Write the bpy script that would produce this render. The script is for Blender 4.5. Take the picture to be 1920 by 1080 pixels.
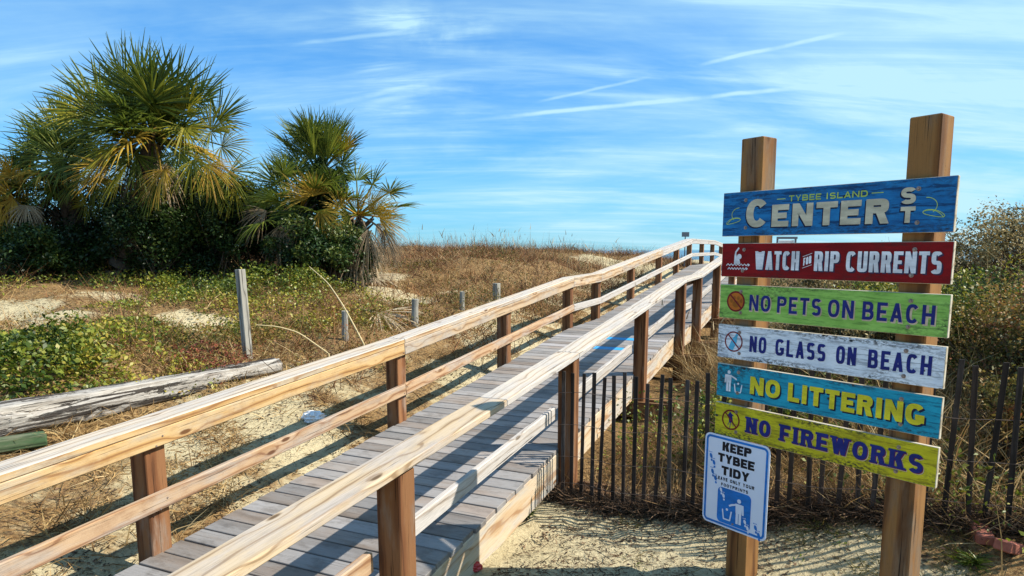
import bpy, bmesh, math, random
import numpy as np
from mathutils import Matrix, Vector

# ------------------------------------------------------------------ clear
for ob in list(bpy.data.objects):
    bpy.data.objects.remove(ob, do_unlink=True)
scene = bpy.context.scene
COL = scene.collection
rng = np.random.default_rng(7)
random.seed(7)

# ------------------------------------------------------------------ camera
F_PX, CX, CY, Y_HOR = 1270.0, 960.0, 650.0, 469.0
PITCH = math.atan((CY - Y_HOR) / F_PX)
CAM_H = 2.0
cam_d = bpy.data.cameras.new('camera')
cam = bpy.data.objects.new('camera', cam_d)
COL.objects.link(cam)
cam.location = (0, 0, CAM_H)
cam.rotation_euler = (math.pi / 2 - PITCH, 0, 0)
cam_d.sensor_width = 36.0
cam_d.lens = 36.0 * F_PX / 1920.0
cam_d.shift_y = (CY - 540.0) / 1920.0
cam_d.clip_start = 0.05
cam_d.clip_end = 20000
scene.camera = cam

# ------------------------------------------------------------------ light
SUN_AZ, SUN_EL = math.radians(92.0), math.radians(45.0)   # azimuth clockwise from +Y
SUN_DIR = Vector((math.sin(SUN_AZ) * math.cos(SUN_EL), math.cos(SUN_AZ) * math.cos(SUN_EL), math.sin(SUN_EL)))
sun_d = bpy.data.lights.new('sun', 'SUN')
sun_d.energy = 5.0
sun_d.angle = math.radians(0.5)
sun_d.color = (1.0, 0.93, 0.80)
sun = bpy.data.objects.new('sun', sun_d)
COL.objects.link(sun)
sun.rotation_euler = (-SUN_DIR).to_track_quat('-Z', 'Y').to_euler()
sun.location = (20, 0, 30)

scene.view_settings.view_transform = 'Standard'
scene.view_settings.look = 'None'
scene.view_settings.gamma = 1.0
scene.view_settings.use_curve_mapping = False
scene.view_settings.exposure = 0.70

def px_ray(px, py):
    c, s = math.cos(PITCH), math.sin(PITCH)
    a, b = (px - CX) / F_PX, -(py - CY) / F_PX
    return np.array([a, c + b * s, -s + b * c])

world = bpy.data.worlds.new('World')
scene.world = world
world.use_nodes = True
wt = world.node_tree
wt.nodes.clear()
def wn(t, **k):
    n = wt.nodes.new(t)
    for a, b in k.items():
        setattr(n, a, b)
    return n
def wmath(op, a, b=None, c=None):
    n = wn('ShaderNodeMath', operation=op)
    for i, v in enumerate((a, b, c)):
        if v is None:
            continue
        if isinstance(v, (int, float)):
            n.inputs[i].default_value = v
        else:
            wt.links.new(v, n.inputs[i])
    return n.outputs[0]
def wvec(op, a, b=None):
    n = wn('ShaderNodeVectorMath', operation=op)
    for i, v in enumerate((a, b)):
        if v is None:
            continue
        if isinstance(v, (tuple, list)):
            n.inputs[i].default_value = v
        else:
            wt.links.new(v, n.inputs[i])
    return n
def wramp(f, lo, hi):
    n = wn('ShaderNodeMapRange', interpolation_type='SMOOTHSTEP')
    wt.links.new(f, n.inputs[0])
    n.inputs[1].default_value = lo
    n.inputs[2].default_value = hi
    return n.outputs[0]
sky = wn('ShaderNodeTexSky', sky_type='NISHITA')
sky.sun_disc = False
sky.sun_elevation = SUN_EL
sky.sun_rotation = SUN_AZ
sky.altitude = 0
sky.air_density = 1.0
sky.dust_density = 0.3
sky.ozone_density = 3.0
hs = wn('ShaderNodeHueSaturation')
hs.inputs['Hue'].default_value = 0.494
hs.inputs['Saturation'].default_value = 1.28
hs.inputs['Value'].default_value = 1.5
wt.links.new(sky.outputs[0], hs.inputs['Color'])
gm = wn('ShaderNodeGamma'); gm.inputs['Gamma'].default_value = 0.70
wt.links.new(hs.outputs[0], gm.inputs['Color'])
tintn = wn('ShaderNodeMix', data_type='RGBA', blend_type='MULTIPLY')
tintn.inputs['Factor'].default_value = 1.0
wt.links.new(gm.outputs[0], tintn.inputs['A'])
tintn.inputs['B'].default_value = (0.56, 1.50, 2.45, 1)
tc = wn('ShaderNodeTexCoord')
dirv = tc.outputs['Generated']
sep = wn('ShaderNodeSeparateXYZ')
wt.links.new(dirv, sep.inputs[0])
zc = wmath('MAXIMUM', sep.outputs[2], 0.0)
den = wmath('ADD', zc, 0.16)
cp = wn('ShaderNodeCombineXYZ')
wt.links.new(wmath('DIVIDE', sep.outputs[0], den), cp.inputs[0])
wt.links.new(wmath('DIVIDE', sep.outputs[1], den), cp.inputs[1])
def cirrus(rot, scl, noise_scale, detail, rough, dist, lo, hi):
    m = wn('ShaderNodeMapping')
    m.inputs['Rotation'].default_value = (0, 0, rot)
    m.inputs['Scale'].default_value = scl
    wt.links.new(cp.outputs[0], m.inputs[0])
    nz = wn('ShaderNodeTexNoise')
    nz.inputs['Scale'].default_value = noise_scale
    nz.inputs['Detail'].default_value = detail
    nz.inputs['Roughness'].default_value = rough
    nz.inputs['Distortion'].default_value = dist
    wt.links.new(m.outputs[0], nz.inputs['Vector'])
    return wramp(nz.outputs[0], lo, hi)
broad = cirrus(0.5, (0.5, 1.0, 1), 0.8, 6, 0.6, 1.2, 0.26, 0.66)
streak = cirrus(-0.95, (0.35, 1.9, 1), 1.2, 7, 0.60, 1.4, 0.28, 0.90)
fine = cirrus(-0.7, (0.5, 2.2, 1), 2.2, 8, 0.62, 1.6, 0.34, 0.90)
rightness = wramp(sep.outputs[0], -0.15, 0.75)
m1 = wmath('MULTIPLY', broad, wmath('MULTIPLY_ADD', streak, 0.7, 0.30))
m2 = wmath('MULTIPLY', wmath('MULTIPLY', streak, fine), 0.9)
mask = wmath('ADD', m1, m2)
mask = wmath('MULTIPLY', mask, wmath('MULTIPLY_ADD', rightness, 0.65, 0.80))
mask = wmath('ADD', wmath('ADD', mask, 0.03), wmath('MULTIPLY', rightness, 0.24))
# a tuft of cirrus and thin contrails, each a band along a great circle of the sky
def contrail(p, q, width, strength):
    a, b = px_ray(*p), px_ray(*q)
    a, b = a / np.linalg.norm(a), b / np.linalg.norm(b)
    nrm = np.cross(a, b); nrm /= np.linalg.norm(nrm)
    mid = a + b; mid /= np.linalg.norm(mid)
    tang = np.cross(nrm, mid)
    half = abs(float(tang @ b))
    nzv = wn('ShaderNodeTexNoise')
    nzv.inputs['Scale'].default_value = 14
    nzv.inputs['Detail'].default_value = 5
    wt.links.new(dirv, nzv.inputs['Vector'])
    dd = wvec('DOT_PRODUCT', dirv, tuple(nrm)).outputs['Value']
    dd = wmath('ADD', dd, wmath('MULTIPLY_ADD', nzv.outputs[0], 0.006, -0.003))
    dd = wmath('ABSOLUTE', dd)
    core = wmath('SUBTRACT', 1.0, wramp(dd, width * 0.1, width))
    al = wmath('ABSOLUTE', wvec('DOT_PRODUCT', dirv, tuple(tang)).outputs['Value'])
    seg = wmath('SUBTRACT', 1.0, wramp(al, half * 0.55, half * 1.05))
    side = wramp(wvec('DOT_PRODUCT', dirv, tuple(mid)).outputs['Value'], 0.0, 0.2)
    v = wmath('MULTIPLY', wmath('MULTIPLY', core, seg), wmath('MULTIPLY', side, strength))
    return wmath('MULTIPLY', v, wramp(nzv.outputs[0], 0.25, 0.6))
for p, q, w, st in (((880, 226), (1640, 150), 0.0042, 0.62), ((1000, 193), (1225, 143), 0.003, 0.4),
                    ((1270, 130), (1600, 58), 0.0036, 0.5), ((540, 84), (800, 56), 0.004, 0.30),
                    ((600, 200), (830, 150), 0.005, 0.25), ((640, 215), (860, 150), 0.008, 0.16)):
    mask = wmath('ADD', mask, contrail(p, q, w, st))
for p, q, w, st in (((640, -10), (860, 70), 0.040, 0.85), ((700, 10), (1000, 95), 0.055, 0.55), ((640, 130), (900, 260), 0.09, 0.5)):
    mask = wmath('ADD', mask, wmath('MULTIPLY', contrail(p, q, w, st), wmath('MULTIPLY_ADD', fine, 1.0, 0.12)))
mask = wmath('MINIMUM', mask, 0.92)
mx = wn('ShaderNodeMix', data_type='RGBA')
wt.links.new(mask, mx.inputs['Factor'])
wt.links.new(tintn.outputs['Result'], mx.inputs['A'])
mx.inputs['B'].default_value = (6.0, 9.4, 10.8, 1)
bg = wn('ShaderNodeBackground')
bg.inputs['Strength'].default_value = 0.060
wt.links.new(mx.outputs['Result'], bg.inputs['Color'])
wo = wn('ShaderNodeOutputWorld')
wt.links.new(bg.outputs[0], wo.inputs['Surface'])

# ------------------------------------------------------------------ frames
AZ = math.radians(24.3)                       # heading of the boardwalk
DV = np.array([math.sin(AZ), math.cos(AZ)])   # along the boardwalk
NV = np.array([math.cos(AZ), -math.sin(AZ)])  # to its right
def W(s, o, z):
    p = DV * s + NV * o
    return Vector((float(p[0]), float(p[1]), float(z)))
DECK_S = [-3.0, 0.0, 2.51, 5.10, 7.50, 9.86, 11.32, 20.5, 25.5, 34.0]
DECK_Z = [0.03, 0.05, 0.20, 0.39, 0.59, 0.795, 0.805, 1.55, 1.56, 1.15]
def deck(s):
    return float(np.interp(s, DECK_S, DECK_Z))
def sm(v, a, b):
    t = np.clip((v - a) / (b - a), 0, 1)
    return t * t * (3 - 2 * t)
def vnoise(x, y, f, seed=0):
    """cheap smooth value noise in 2-D, 0..1"""
    x = np.asarray(x, float) * f + seed * 17.3
    y = np.asarray(y, float) * f + seed * 9.1
    xi, yi = np.floor(x), np.floor(y)
    u, v = x - xi, y - yi
    u, v = u * u * (3 - 2 * u), v * v * (3 - 2 * v)
    def h(a, b):
        q = np.sin(a * 127.1 + b * 311.7 + seed * 74.7) * 43758.5453
        return q - np.floor(q)
    return (h(xi, yi) * (1 - u) + h(xi + 1, yi) * u) * (1 - v) + (h(xi, yi + 1) * (1 - u) + h(xi + 1, yi + 1) * u) * v
def fbm(x, y, f, seed=0, oct=4):
    r, a, t = 0, 1.0, 0
    for k in range(oct):
        r = r + a * vnoise(x, y, f * 2 ** k, seed + k)
        t += a
        a *= 0.5
    return r / t

SIGN_O = np.array([1.2305, 4.0089])
SIGN_AZ = 2.49277
SD = np.array([math.sin(SIGN_AZ), math.cos(SIGN_AZ)])     # along the sign, left to right
SN = np.array([-0.79679, -0.60425])                       # out of its face, to the viewer

_fr = random.Random(5)
FEET = [(_fr.uniform(-0.1, 2.6), _fr.uniform(2.9, 4.9), _fr.uniform(0.6, 2.4)) for _ in range(34)]
def H(x, y):
    """height of the sand"""
    x = np.asarray(x, float); y = np.asarray(y, float)
    s = x * DV[0] + y * DV[1]
    o = x * NV[0] + y * NV[1]
    dk = np.interp(s, DECK_S, DECK_Z)
    q = np.maximum(0, -3.6 - o)
    rise = 1.05 * (1 - np.exp(-q / 2.6)) * (1 - 0.42 * sm(s, 11, 21))
    left = np.maximum(dk - 0.20, -0.05) + rise
    e = (x - SIGN_O[0]) * -SN[0] + (y - SIGN_O[1]) * -SN[1]
    right = 0.30 * sm(e, 0.0, 1.3) * (0.1 + 0.9 * sm(o, -1.7, -0.1)) + 1.2 * sm(s, 10.5, 21)
    right = right + 1.25 * np.exp(-(((x - 7.0) / 3.0) ** 2 + ((y - 8.0) / 3.6) ** 2)) * (1 - 0.5 * sm(s, 9.5, 21))
    t = sm(o, -3.6, -1.9)
    h = left * (1 - t) + right * t
    lump = (fbm(x, y, 0.55, 3) - 0.5) * 0.50 * sm(q, 0.8, 3) + 0.24 * np.exp(-(((s - 16.5) / 3.0) ** 2 + ((o + 8.6) / 2.2) ** 2)) * sm(q, 0.5, 2) + (fbm(x, y, 0.8, 5) - 0.5) * 0.10 * sm(e, 0.6, 2)
    h = h + lump + (fbm(x, y, 2.2, 11, 3) - 0.5) * 0.07 + (fbm(x, y, 7.0, 21, 2) - 0.5) * 0.025
    for fx, fy, fa in FEET:
        c_, s_ = math.cos(fa), math.sin(fa)
        u, v = (x - fx) * c_ + (y - fy) * s_, -(x - fx) * s_ + (y - fy) * c_
        r2 = (u / 0.115) ** 2 + (v / 0.052) ** 2
        h = h - 0.038 * np.exp(-r2 ** 2) + 0.013 * np.exp(-((np.sqrt(r2) - 1.35) / 0.3) ** 2)
    corr = sm(o, -3.75, -3.55) * (1 - sm(o, -1.8, -1.6))
    h = h * (1 - corr) + np.minimum(h, dk - 0.13) * corr
    far = sm(s, 38, 70)
    h = h * (1 - far) + 0.35 * far
    h = h - 2.6 * sm(s, 75, 140)
    return h
def on_ground(px, py, tmax=40):
    r = px_ray(px, py)
    prev = 0.5
    for t in np.linspace(1.0, tmax, 800):
        p = r * t
        if p[2] + CAM_H < H(p[0], p[1]):
            a, b = prev, t
            for _ in range(20):
                m = (a + b) / 2
                p = r * m
                if p[2] + CAM_H < H(p[0], p[1]): b = m
                else: a = m
            p = r * b
            return float(p[0]), float(p[1])
        prev = t
    p = r * tmax
    return float(p[0]), float(p[1])
def at_depth(px, py, Y):
    r = px_ray(px, py)
    p = r * (Y / r[1])
    return np.array([p[0], p[1], p[2] + CAM_H])

# ------------------------------------------------------------------ object helpers
def link(o, parent=None):
    COL.objects.link(o)
    if parent is not None:
        o.parent = parent
    return o
def tag(o, label=None, cat=None, group=None, kind=None):
    if label: o['label'] = label
    if cat: o['category'] = cat
    if group: o['group'] = group
    if kind: o['kind'] = kind
    return o
def thing(name, label, cat, loc=(0, 0, 0), group=None):
    o = bpy.data.objects.new(name, None)
    o.empty_display_size = 0.1
    o.location = loc
    link(o)
    return tag(o, label, cat, group)
def part(name, mesh, parent, matrix=None, mat=None):
    """mesh child given by its world matrix; parents carry translation only"""
    o = bpy.data.objects.new(name, mesh)
    link(o, parent)
    m = matrix if matrix is not None else Matrix.Identity(4)
    if parent is not None:
        pm = PM.get(parent.name, Matrix.Translation(parent.location) if parent.type == 'EMPTY' else Matrix.Identity(4))
        o.matrix_local = pm.inverted() @ m
    else:
        o.matrix_local = m
    PM[o.name] = m
    if mat is not None and len(mesh.materials) == 0:
        mesh.materials.append(mat)
    return o
PM = {}
_box = {}
def box_mesh(lx, ly, lz, bev=0.004, mats=(), top=False):
    key = (round(lx, 4), round(ly, 4), round(lz, 4), bev, tuple(m.name for m in mats), top)
    if key in _box:
        return _box[key]
    bm = bmesh.new()
    bmesh.ops.create_cube(bm, size=1)
    for v in bm.verts:
        v.co.x *= lx; v.co.y *= ly; v.co.z *= lz
    if bev:
        bmesh.ops.bevel(bm, geom=list(bm.edges), offset=bev, segments=1, affect='EDGES', profile=0.5)
    me = bpy.data.meshes.new('box')
    bm.normal_update()
    if top:
        for f in bm.faces:
            f.material_index = 1 if f.normal.z > 0.5 else 0
    bm.to_mesh(me)
    bm.free()
    for m in mats:
        me.materials.append(m)
    _box[key] = me
    return me
def frame(x, z_hint, loc):
    x = Vector(x).normalized()
    y = Vector(z_hint).cross(x).normalized()
    z = x.cross(y)
    m = Matrix((x, y, z)).transposed().to_4x4()
    m.translation = loc
    return m
def beam(name, p0, p1, w, h, mats, parent, up=(0, 0, 1), bev=0.004, top=False, roll=0.0):
    p0, p1 = Vector(p0), Vector(p1)
    me = box_mesh((p1 - p0).length, w, h, bev, mats, top)
    m = frame(p1 - p0, up, (p0 + p1) / 2)
    if roll:
        m = m @ Matrix.Rotation(roll, 4, 'X')
    return part(name, me, parent, m)
def np_mesh(name, v, f, mats=(), tint=None, smooth=False, mat_index=None):
    """v (N,3), f (M,k) constant k"""
    v = np.asarray(v, np.float32); f = np.asarray(f, np.int32)
    me = bpy.data.meshes.new(name)
    me.vertices.add(len(v)); me.vertices.foreach_set('co', v.ravel())
    k = f.shape[1]
    me.loops.add(f.size); me.loops.foreach_set('vertex_index', f.ravel())
    me.polygons.add(len(f))
    me.polygons.foreach_set('loop_start', np.arange(0, f.size, k, dtype=np.int32))
    try:
        me.polygons.foreach_set('loop_total', np.full(len(f), k, np.int32))
    except Exception:
        pass
    if mat_index is not None:
        me.polygons.foreach_set('material_index', np.asarray(mat_index, np.int32))
    if smooth:
        me.polygons.foreach_set('use_smooth', np.ones(len(f), bool))
    me.update(calc_edges=True)
    if tint is not None:
        a = me.attributes.new('tint', 'FLOAT', 'POINT')
        a.data.foreach_set('value', np.asarray(tint, np.float32))
    for m in mats:
        me.materials.append(m)
    return me

# ------------------------------------------------------------------ materials
class NT:
    def __init__(self, name):
        self.m = bpy.data.materials.new(name)
        self.m.use_nodes = True
        self.t = self.m.node_tree
        self.t.nodes.clear()
        self.out = self.n('ShaderNodeOutputMaterial')
    def n(self, t, **k):
        x = self.t.nodes.new(t)
        for a, b in k.items(): setattr(x, a, b)
        return x
    def l(self, a, b): self.t.links.new(a, b)
    def math(self, op, a, b=None, c=None):
        x = self.n('ShaderNodeMath', operation=op)
        for i, v in enumerate((a, b, c)):
            if v is None: continue
            if isinstance(v, (int, float)): x.inputs[i].default_value = v
            else: self.l(v, x.inputs[i])
        return x.outputs[0]
    def mapping(self, vec, scale=(1, 1, 1), loc=(0, 0, 0)):
        x = self.n('ShaderNodeMapping')
        x.inputs['Scale'].default_value = scale
        x.inputs['Location'].default_value = loc
        self.l(vec, x.inputs[0])
        return x.outputs[0]
    def noise(self, vec, scale, detail=4, rough=0.55, dist=0.0):
        x = self.n('ShaderNodeTexNoise')
        x.inputs['Scale'].default_value = scale
        x.inputs['Detail'].default_value = detail
        x.inputs['Roughness'].default_value = rough
        x.inputs['Distortion'].default_value = dist
        if vec is not None: self.l(vec, x.inputs['Vector'])
        return x.outputs[0]
    def smooth(self, f, lo, hi, a=0.0, b=1.0):
        x = self.n('ShaderNodeMapRange', interpolation_type='SMOOTHSTEP')
        self.l(f, x.inputs[0])
        for i, v in enumerate((lo, hi, a, b)): x.inputs[i + 1].default_value = v
        return x.outputs[0]
    def ramp(self, f, stops, interp='LINEAR'):
        x = self.n('ShaderNodeValToRGB')
        x.color_ramp.interpolation = interp
        e = x.color_ramp.elements
        while len(e) > 1: e.remove(e[-1])
        e[0].position = stops[0][0]; e[0].color = (*stops[0][1], 1)
        for p, c in stops[1:]:
            q = e.new(p); q.color = (*c, 1)
        self.l(f, x.inputs[0])
        return x.outputs[0]
    def mix(self, f, a, b, blend='MIX'):
        x = self.n('ShaderNodeMix', data_type='RGBA', blend_type=blend)
        for sock, v in ((x.inputs['Factor'], f), (x.inputs['A'], a), (x.inputs['B'], b)):
            if isinstance(v, (int, float)): sock.default_value = v
            elif isinstance(v, tuple): sock.default_value = (*v, 1) if len(v) == 3 else v
            else: self.l(v, sock)
        return x.outputs['Result']
    def bump(self, h, strength, dist):
        x = self.n('ShaderNodeBump')
        x.inputs['Strength'].default_value = strength
        x.inputs['Distance'].default_value = dist
        self.l(h, x.inputs['Height'])
        return x.outputs[0]
    def bsdf(self, color, rough=0.8, spec=0.3, normal=None, metallic=0.0):
        x = self.n('ShaderNodeBsdfPrincipled')
        if isinstance(color, tuple): x.inputs['Base Color'].default_value = (*color, 1)
        else: self.l(color, x.inputs['Base Color'])
        if isinstance(rough, (int, float)): x.inputs['Roughness'].default_value = rough
        else: self.l(rough, x.inputs['Roughness'])
        x.inputs['Specular IOR Level'].default_value = spec
        x.inputs['Metallic'].default_value = metallic
        if normal is not None: self.l(normal, x.inputs['Normal'])
        return x.outputs[0]
    def done(self, shader):
        self.l(shader, self.out.inputs['Surface'])
        return self.m
def obj_vec(t, spread=37.0):
    tcn = t.n('ShaderNodeTexCoord')
    oi = t.n('ShaderNodeObjectInfo')
    cb = t.n('ShaderNodeCombineXYZ')
    for i, k in enumerate((1.0, 2.3, 3.7)):
        t.l(t.math('MULTIPLY', oi.outputs['Random'], spread * k), cb.inputs[i])
    a = t.n('ShaderNodeVectorMath', operation='ADD')
    t.l(tcn.outputs['Object'], a.inputs[0]); t.l(cb.outputs[0], a.inputs[1])
    return a.outputs[0], oi.outputs['Random']
WOOD_LEVEL = 0.82
def wood(name, light, mid, dark, ring_freq=70, knots=0.5, cracks=0.4, grey=None, grey_amt=0.0, var=0.25, rough=0.75, warp=26.0, lines=1.0, stain=0.0):
    """lumber with its grain along local X"""
    t = NT(name)
    k_ = WOOD_LEVEL
    light, mid, dark = (tuple(c * k_ for c in q) for q in (light, mid, dark))
    grey = tuple(c * k_ for c in grey) if grey else None
    v, rnd = obj_vec(t)
    sp = t.n('ShaderNodeSeparateXYZ'); t.l(v, sp.inputs[0])
    low = t.noise(t.mapping(v, (0.7, 5, 5)), 1.0, 3, 0.5)
    vor = t.n('ShaderNodeTexVoronoi'); vor.inputs['Scale'].default_value = 1.0
    t.l(t.mapping(v, (2.6, 8.0, 8.0)), vor.inputs['Vector'])
    kd = vor.outputs['Distance']
    halo = t.smooth(kd, 0.0, 0.45, 1.0, 0.0)
    ph = t.math('ADD', sp.outputs[1], t.math('MULTIPLY', sp.outputs[2], 0.8))
    ph = t.math('ADD', t.math('MULTIPLY', ph, ring_freq), t.math('MULTIPLY', low, warp))
    ph = t.math('ADD', ph, t.math('MULTIPLY', halo, 5.0 * knots))
    ring = t.math('MULTIPLY_ADD', t.math('SINE', ph), 0.5, 0.5)
    ring2 = t.smooth(ring, 0.90, 1.0)
    ring = t.smooth(ring, 0.25, 0.95)
    fib = t.noise(t.mapping(v, (7, 190, 190)), 1.0, 5, 0.7)
    blot = t.noise(t.mapping(v, (1.8, 7, 7)), 1.0, 5, 0.65)
    speck = t.noise(t.mapping(v, (28, 95, 95)), 1.0, 4, 0.7)
    base = t.mix(ring, light, mid)
    base = t.mix(t.math('MULTIPLY', ring2, 0.75 * lines), base, dark)
    base = t.mix(t.smooth(fib, 0.45, 0.8, 0.0, 0.45 * lines), base, dark)
    base = t.mix(t.smooth(blot, 0.50, 0.8, 0.0, 0.6), base, mid)
    if grey is not None:
        g2 = t.mix(t.smooth(fib, 0.35, 0.7, 0.0, min(1.0, 0.4 + 0.6 * lines)), grey, tuple(c * 0.66 for c in grey))
        g2 = t.mix(t.math('MULTIPLY', ring2, 0.5 * lines), g2, dark)
        base = t.mix(t.smooth(t.math('ADD', blot, t.math('MULTIPLY', low, 0.3)), 0.78 - 0.55 * grey_amt, 1.0 - 0.55 * grey_amt), base, g2)
    base = t.mix(t.smooth(speck, 0.62, 0.74, 0.0, 0.55), base, dark)
    if knots:
        kn = t.math('MULTIPLY', t.smooth(kd, 0.075, 0.15, 1.0, 0.0), t.smooth(low, 0.40, 0.50))
        base = t.mix(t.math('MULTIPLY', kn, min(1.0, knots * 1.5)), base, tuple(c * 0.6 for c in dark))
    crack = t.noise(t.mapping(v, (1.6, 85, 85)), 1.0, 3, 0.5, 0.35)
    ck = t.smooth(crack, 0.64, 0.70)
    base = t.mix(t.math('MULTIPLY', ck, cracks), base, tuple(c * 0.22 for c in dark))
    if stain:
        st_ = t.noise(t.mapping(v, (5, 9, 9)), 1.0, 6, 0.7)
        base = t.mix(t.smooth(st_, 0.48, 0.68, 0.0, stain), base, dark)
        base = t.mix(t.smooth(st_, 0.30, 0.40, 0.5 * stain, 0.0), base, light)
    hsn = t.n('ShaderNodeHueSaturation')
    t.l(t.math('MULTIPLY_ADD', rnd, var, 1.0 - var / 2), hsn.inputs['Value'])
    t.l(base, hsn.inputs['Color'])
    hgt = t.math('SUBTRACT', t.math('MULTIPLY_ADD', fib, 0.4, t.math('MULTIPLY', ring, 0.2)), t.math('MULTIPLY', ck, 0.8))
    return t.done(t.bsdf(hsn.outputs[0], rough, 0.25, t.bump(hgt, 0.55, 0.004)))

M = {}
M['golden'] = wood('golden_pine', (0.66, 0.45, 0.22), (0.56, 0.33, 0.125), (0.27, 0.12, 0.045), 85, 0.8, 0.55, (0.60, 0.49, 0.35), 0.30, 0.12, 0.8, 15.0, 1.0, 0.35)
M['pale_top'] = wood('bleached_rail_top', (0.66, 0.56, 0.45), (0.60, 0.49, 0.37), (0.30, 0.20, 0.13), 95, 0.5, 0.85, (0.62, 0.56, 0.50), 0.45, 0.10, 0.8, 12.0)
M['warm_top'] = wood('honey_rail_top', (0.60, 0.47, 0.32), (0.53, 0.39, 0.24), (0.24, 0.15, 0.08), 85, 0.9, 0.8, (0.55, 0.47, 0.40), 0.4, 0.10, 0.8, 14.0)
M['rail_side'] = wood('weathered_rail_side', (0.62, 0.46, 0.30), (0.52, 0.34, 0.19), (0.25, 0.14, 0.075), 85, 0.8, 0.8, (0.57, 0.49, 0.41), 0.40, 0.15, 0.8, 14.0, 1.0, 0.35)
M['rail_mid'] = wood('pinkish_mid_rail', (0.58, 0.40, 0.25), (0.48, 0.29, 0.155), (0.24, 0.11, 0.055), 95, 0.9, 0.6, (0.54, 0.44, 0.36), 0.35, 0.2, 0.8, 13.0, 1.0, 0.35)
M['rail_old'] = wood('old_grey_rail', (0.58, 0.51, 0.44), (0.50, 0.42, 0.35), (0.25, 0.19, 0.14), 90, 0.6, 0.9, (0.60, 0.56, 0.53), 0.6, 0.15, 0.8, 12.0)
M['post'] = wood('brown_post', (0.29, 0.135, 0.058), (0.20, 0.08, 0.032), (0.055, 0.022, 0.011), 60, 0.25, 0.95, (0.33, 0.24, 0.18), 0.22, 0.35, 0.85, 16.0, 0.7)
M['sign_post'] = wood('amber_sign_post', (0.33, 0.165, 0.055), (0.22, 0.095, 0.03), (0.065, 0.028, 0.013), 48, 0.2, 0.95, (0.26, 0.175, 0.11), 0.28, 0.1, 0.85, 16.0, 0.8)
M['deck'] = wood('grey_deck_plank', (0.29, 0.262, 0.245), (0.26, 0.23, 0.212), (0.12, 0.105, 0.095), 30, 0.06, 0.45, (0.33, 0.312, 0.305), 0.6, 0.48, 0.75, 8.0, 0.4, 0.55)
M['deck_warm'] = wood('brown_grey_deck_plank', (0.30, 0.25, 0.218), (0.265, 0.215, 0.18), (0.14, 0.11, 0.09), 30, 0.06, 0.45, (0.33, 0.30, 0.28), 0.45, 0.48, 0.75, 8.0, 0.4, 0.55)
M['stringer'] = wood('pale_stringer', (0.68, 0.55, 0.39), (0.60, 0.42, 0.25), (0.36, 0.19, 0.09), 45, 0.8, 0.5, (0.62, 0.57, 0.51), 0.40, 0.12)
M['beam_dark'] = wood('brown_under_beam', (0.24, 0.13, 0.06), (0.17, 0.085, 0.04), (0.06, 0.03, 0.015), 70, 0.2, 0.5, None, 0, 0.2)
M['slat'] = wood('dark_fence_slat', (0.045, 0.034, 0.030), (0.032, 0.024, 0.021), (0.012, 0.009, 0.008), 90, 0.2, 0.6, (0.12, 0.105, 0.10), 0.22, 0.8)
M['grey_post'] = wood('silver_grey_post', (0.36, 0.34, 0.29), (0.28, 0.26, 0.22), (0.06, 0.055, 0.05), 80, 0.25, 1.0, (0.42, 0.40, 0.35), 0.5, 0.2)
def driftwood():
    t = NT('bleached_driftwood')
    v, rnd = obj_vec(t)
    a = t.noise(t.mapping(v, (0.9, 15, 15)), 1.0, 8, 0.72, 0.5)
    b = t.noise(t.mapping(v, (3, 70, 70)), 1.0, 6, 0.7)
    c = t.noise(t.mapping(v, (1.1, 3.5, 3.5)), 1.0, 5, 0.65)
    base = t.mix(t.smooth(b, 0.35, 0.65), (0.47, 0.44, 0.40), (0.24, 0.215, 0.19))
    base = t.mix(t.smooth(c, 0.52, 0.72, 0.0, 0.75), base, (0.17, 0.10, 0.07))
    crk = t.smooth(a, 0.515, 0.565)
    base = t.mix(t.math('MULTIPLY', crk, 0.92), base, (0.025, 0.018, 0.015))
    h = t.math('SUBTRACT', t.math('MULTIPLY', b, 0.5), crk)
    return t.done(t.bsdf(base, 0.9, 0.15, t.bump(h, 1.0, 0.02)))
M['drift'] = driftwood()
M['green_wood'] = wood('green_stained_timber', (0.085, 0.155, 0.07), (0.06, 0.11, 0.045), (0.02, 0.035, 0.015), 75, 0.2, 1.0, (0.24, 0.24, 0.16), 0.35, 0.2, 0.85, 8.0)

def simple(name, col, rough=0.6, spec=0.3, metallic=0.0, noise_amt=0.15, nscale=12):
    t = NT(name)
    v, rnd = obj_vec(t)
    nz = t.noise(v, nscale, 5, 0.6)
    c = t.mix(t.smooth(nz, 0.35, 0.75, 0.0, noise_amt), col, tuple(x * 0.45 for x in col))
    return t.done(t.bsdf(c, rough, spec, None, metallic))
def leafmat(name, stops, trans=0.35, rough=0.5, spec=0.35):
    t = NT(name)
    a = t.n('ShaderNodeAttribute'); a.attribute_name = 'tint'
    c = t.ramp(a.outputs['Fac'], stops)
    tcn = t.n('ShaderNodeTexCoord')
    nz = t.noise(tcn.outputs['Object'], 1.7, 3, 0.6)
    hsn = t.n('ShaderNodeHueSaturation')
    t.l(t.math('MULTIPLY_ADD', nz, 0.9, 0.55), hsn.inputs['Value'])
    t.l(c, hsn.inputs['Color'])
    b = t.bsdf(hsn.outputs[0], rough, spec)
    tr = t.n('ShaderNodeBsdfTranslucent')
    t.l(hsn.outputs[0], tr.inputs[0])
    ms = t.n('ShaderNodeMixShader'); ms.inputs[0].default_value = trans
    t.l(b, ms.inputs[1]); t.l(tr.outputs[0], ms.inputs[2])
    return t.done(ms.outputs[0])
M['shrub_dark'] = leafmat('dark_shrub_leaves', [(0, (0.010, 0.026, 0.008)), (0.5, (0.022, 0.050, 0.011)), (0.85, (0.06, 0.10, 0.02)), (1, (0.14, 0.16, 0.03))], 0.25, 0.45, 0.35)
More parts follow.
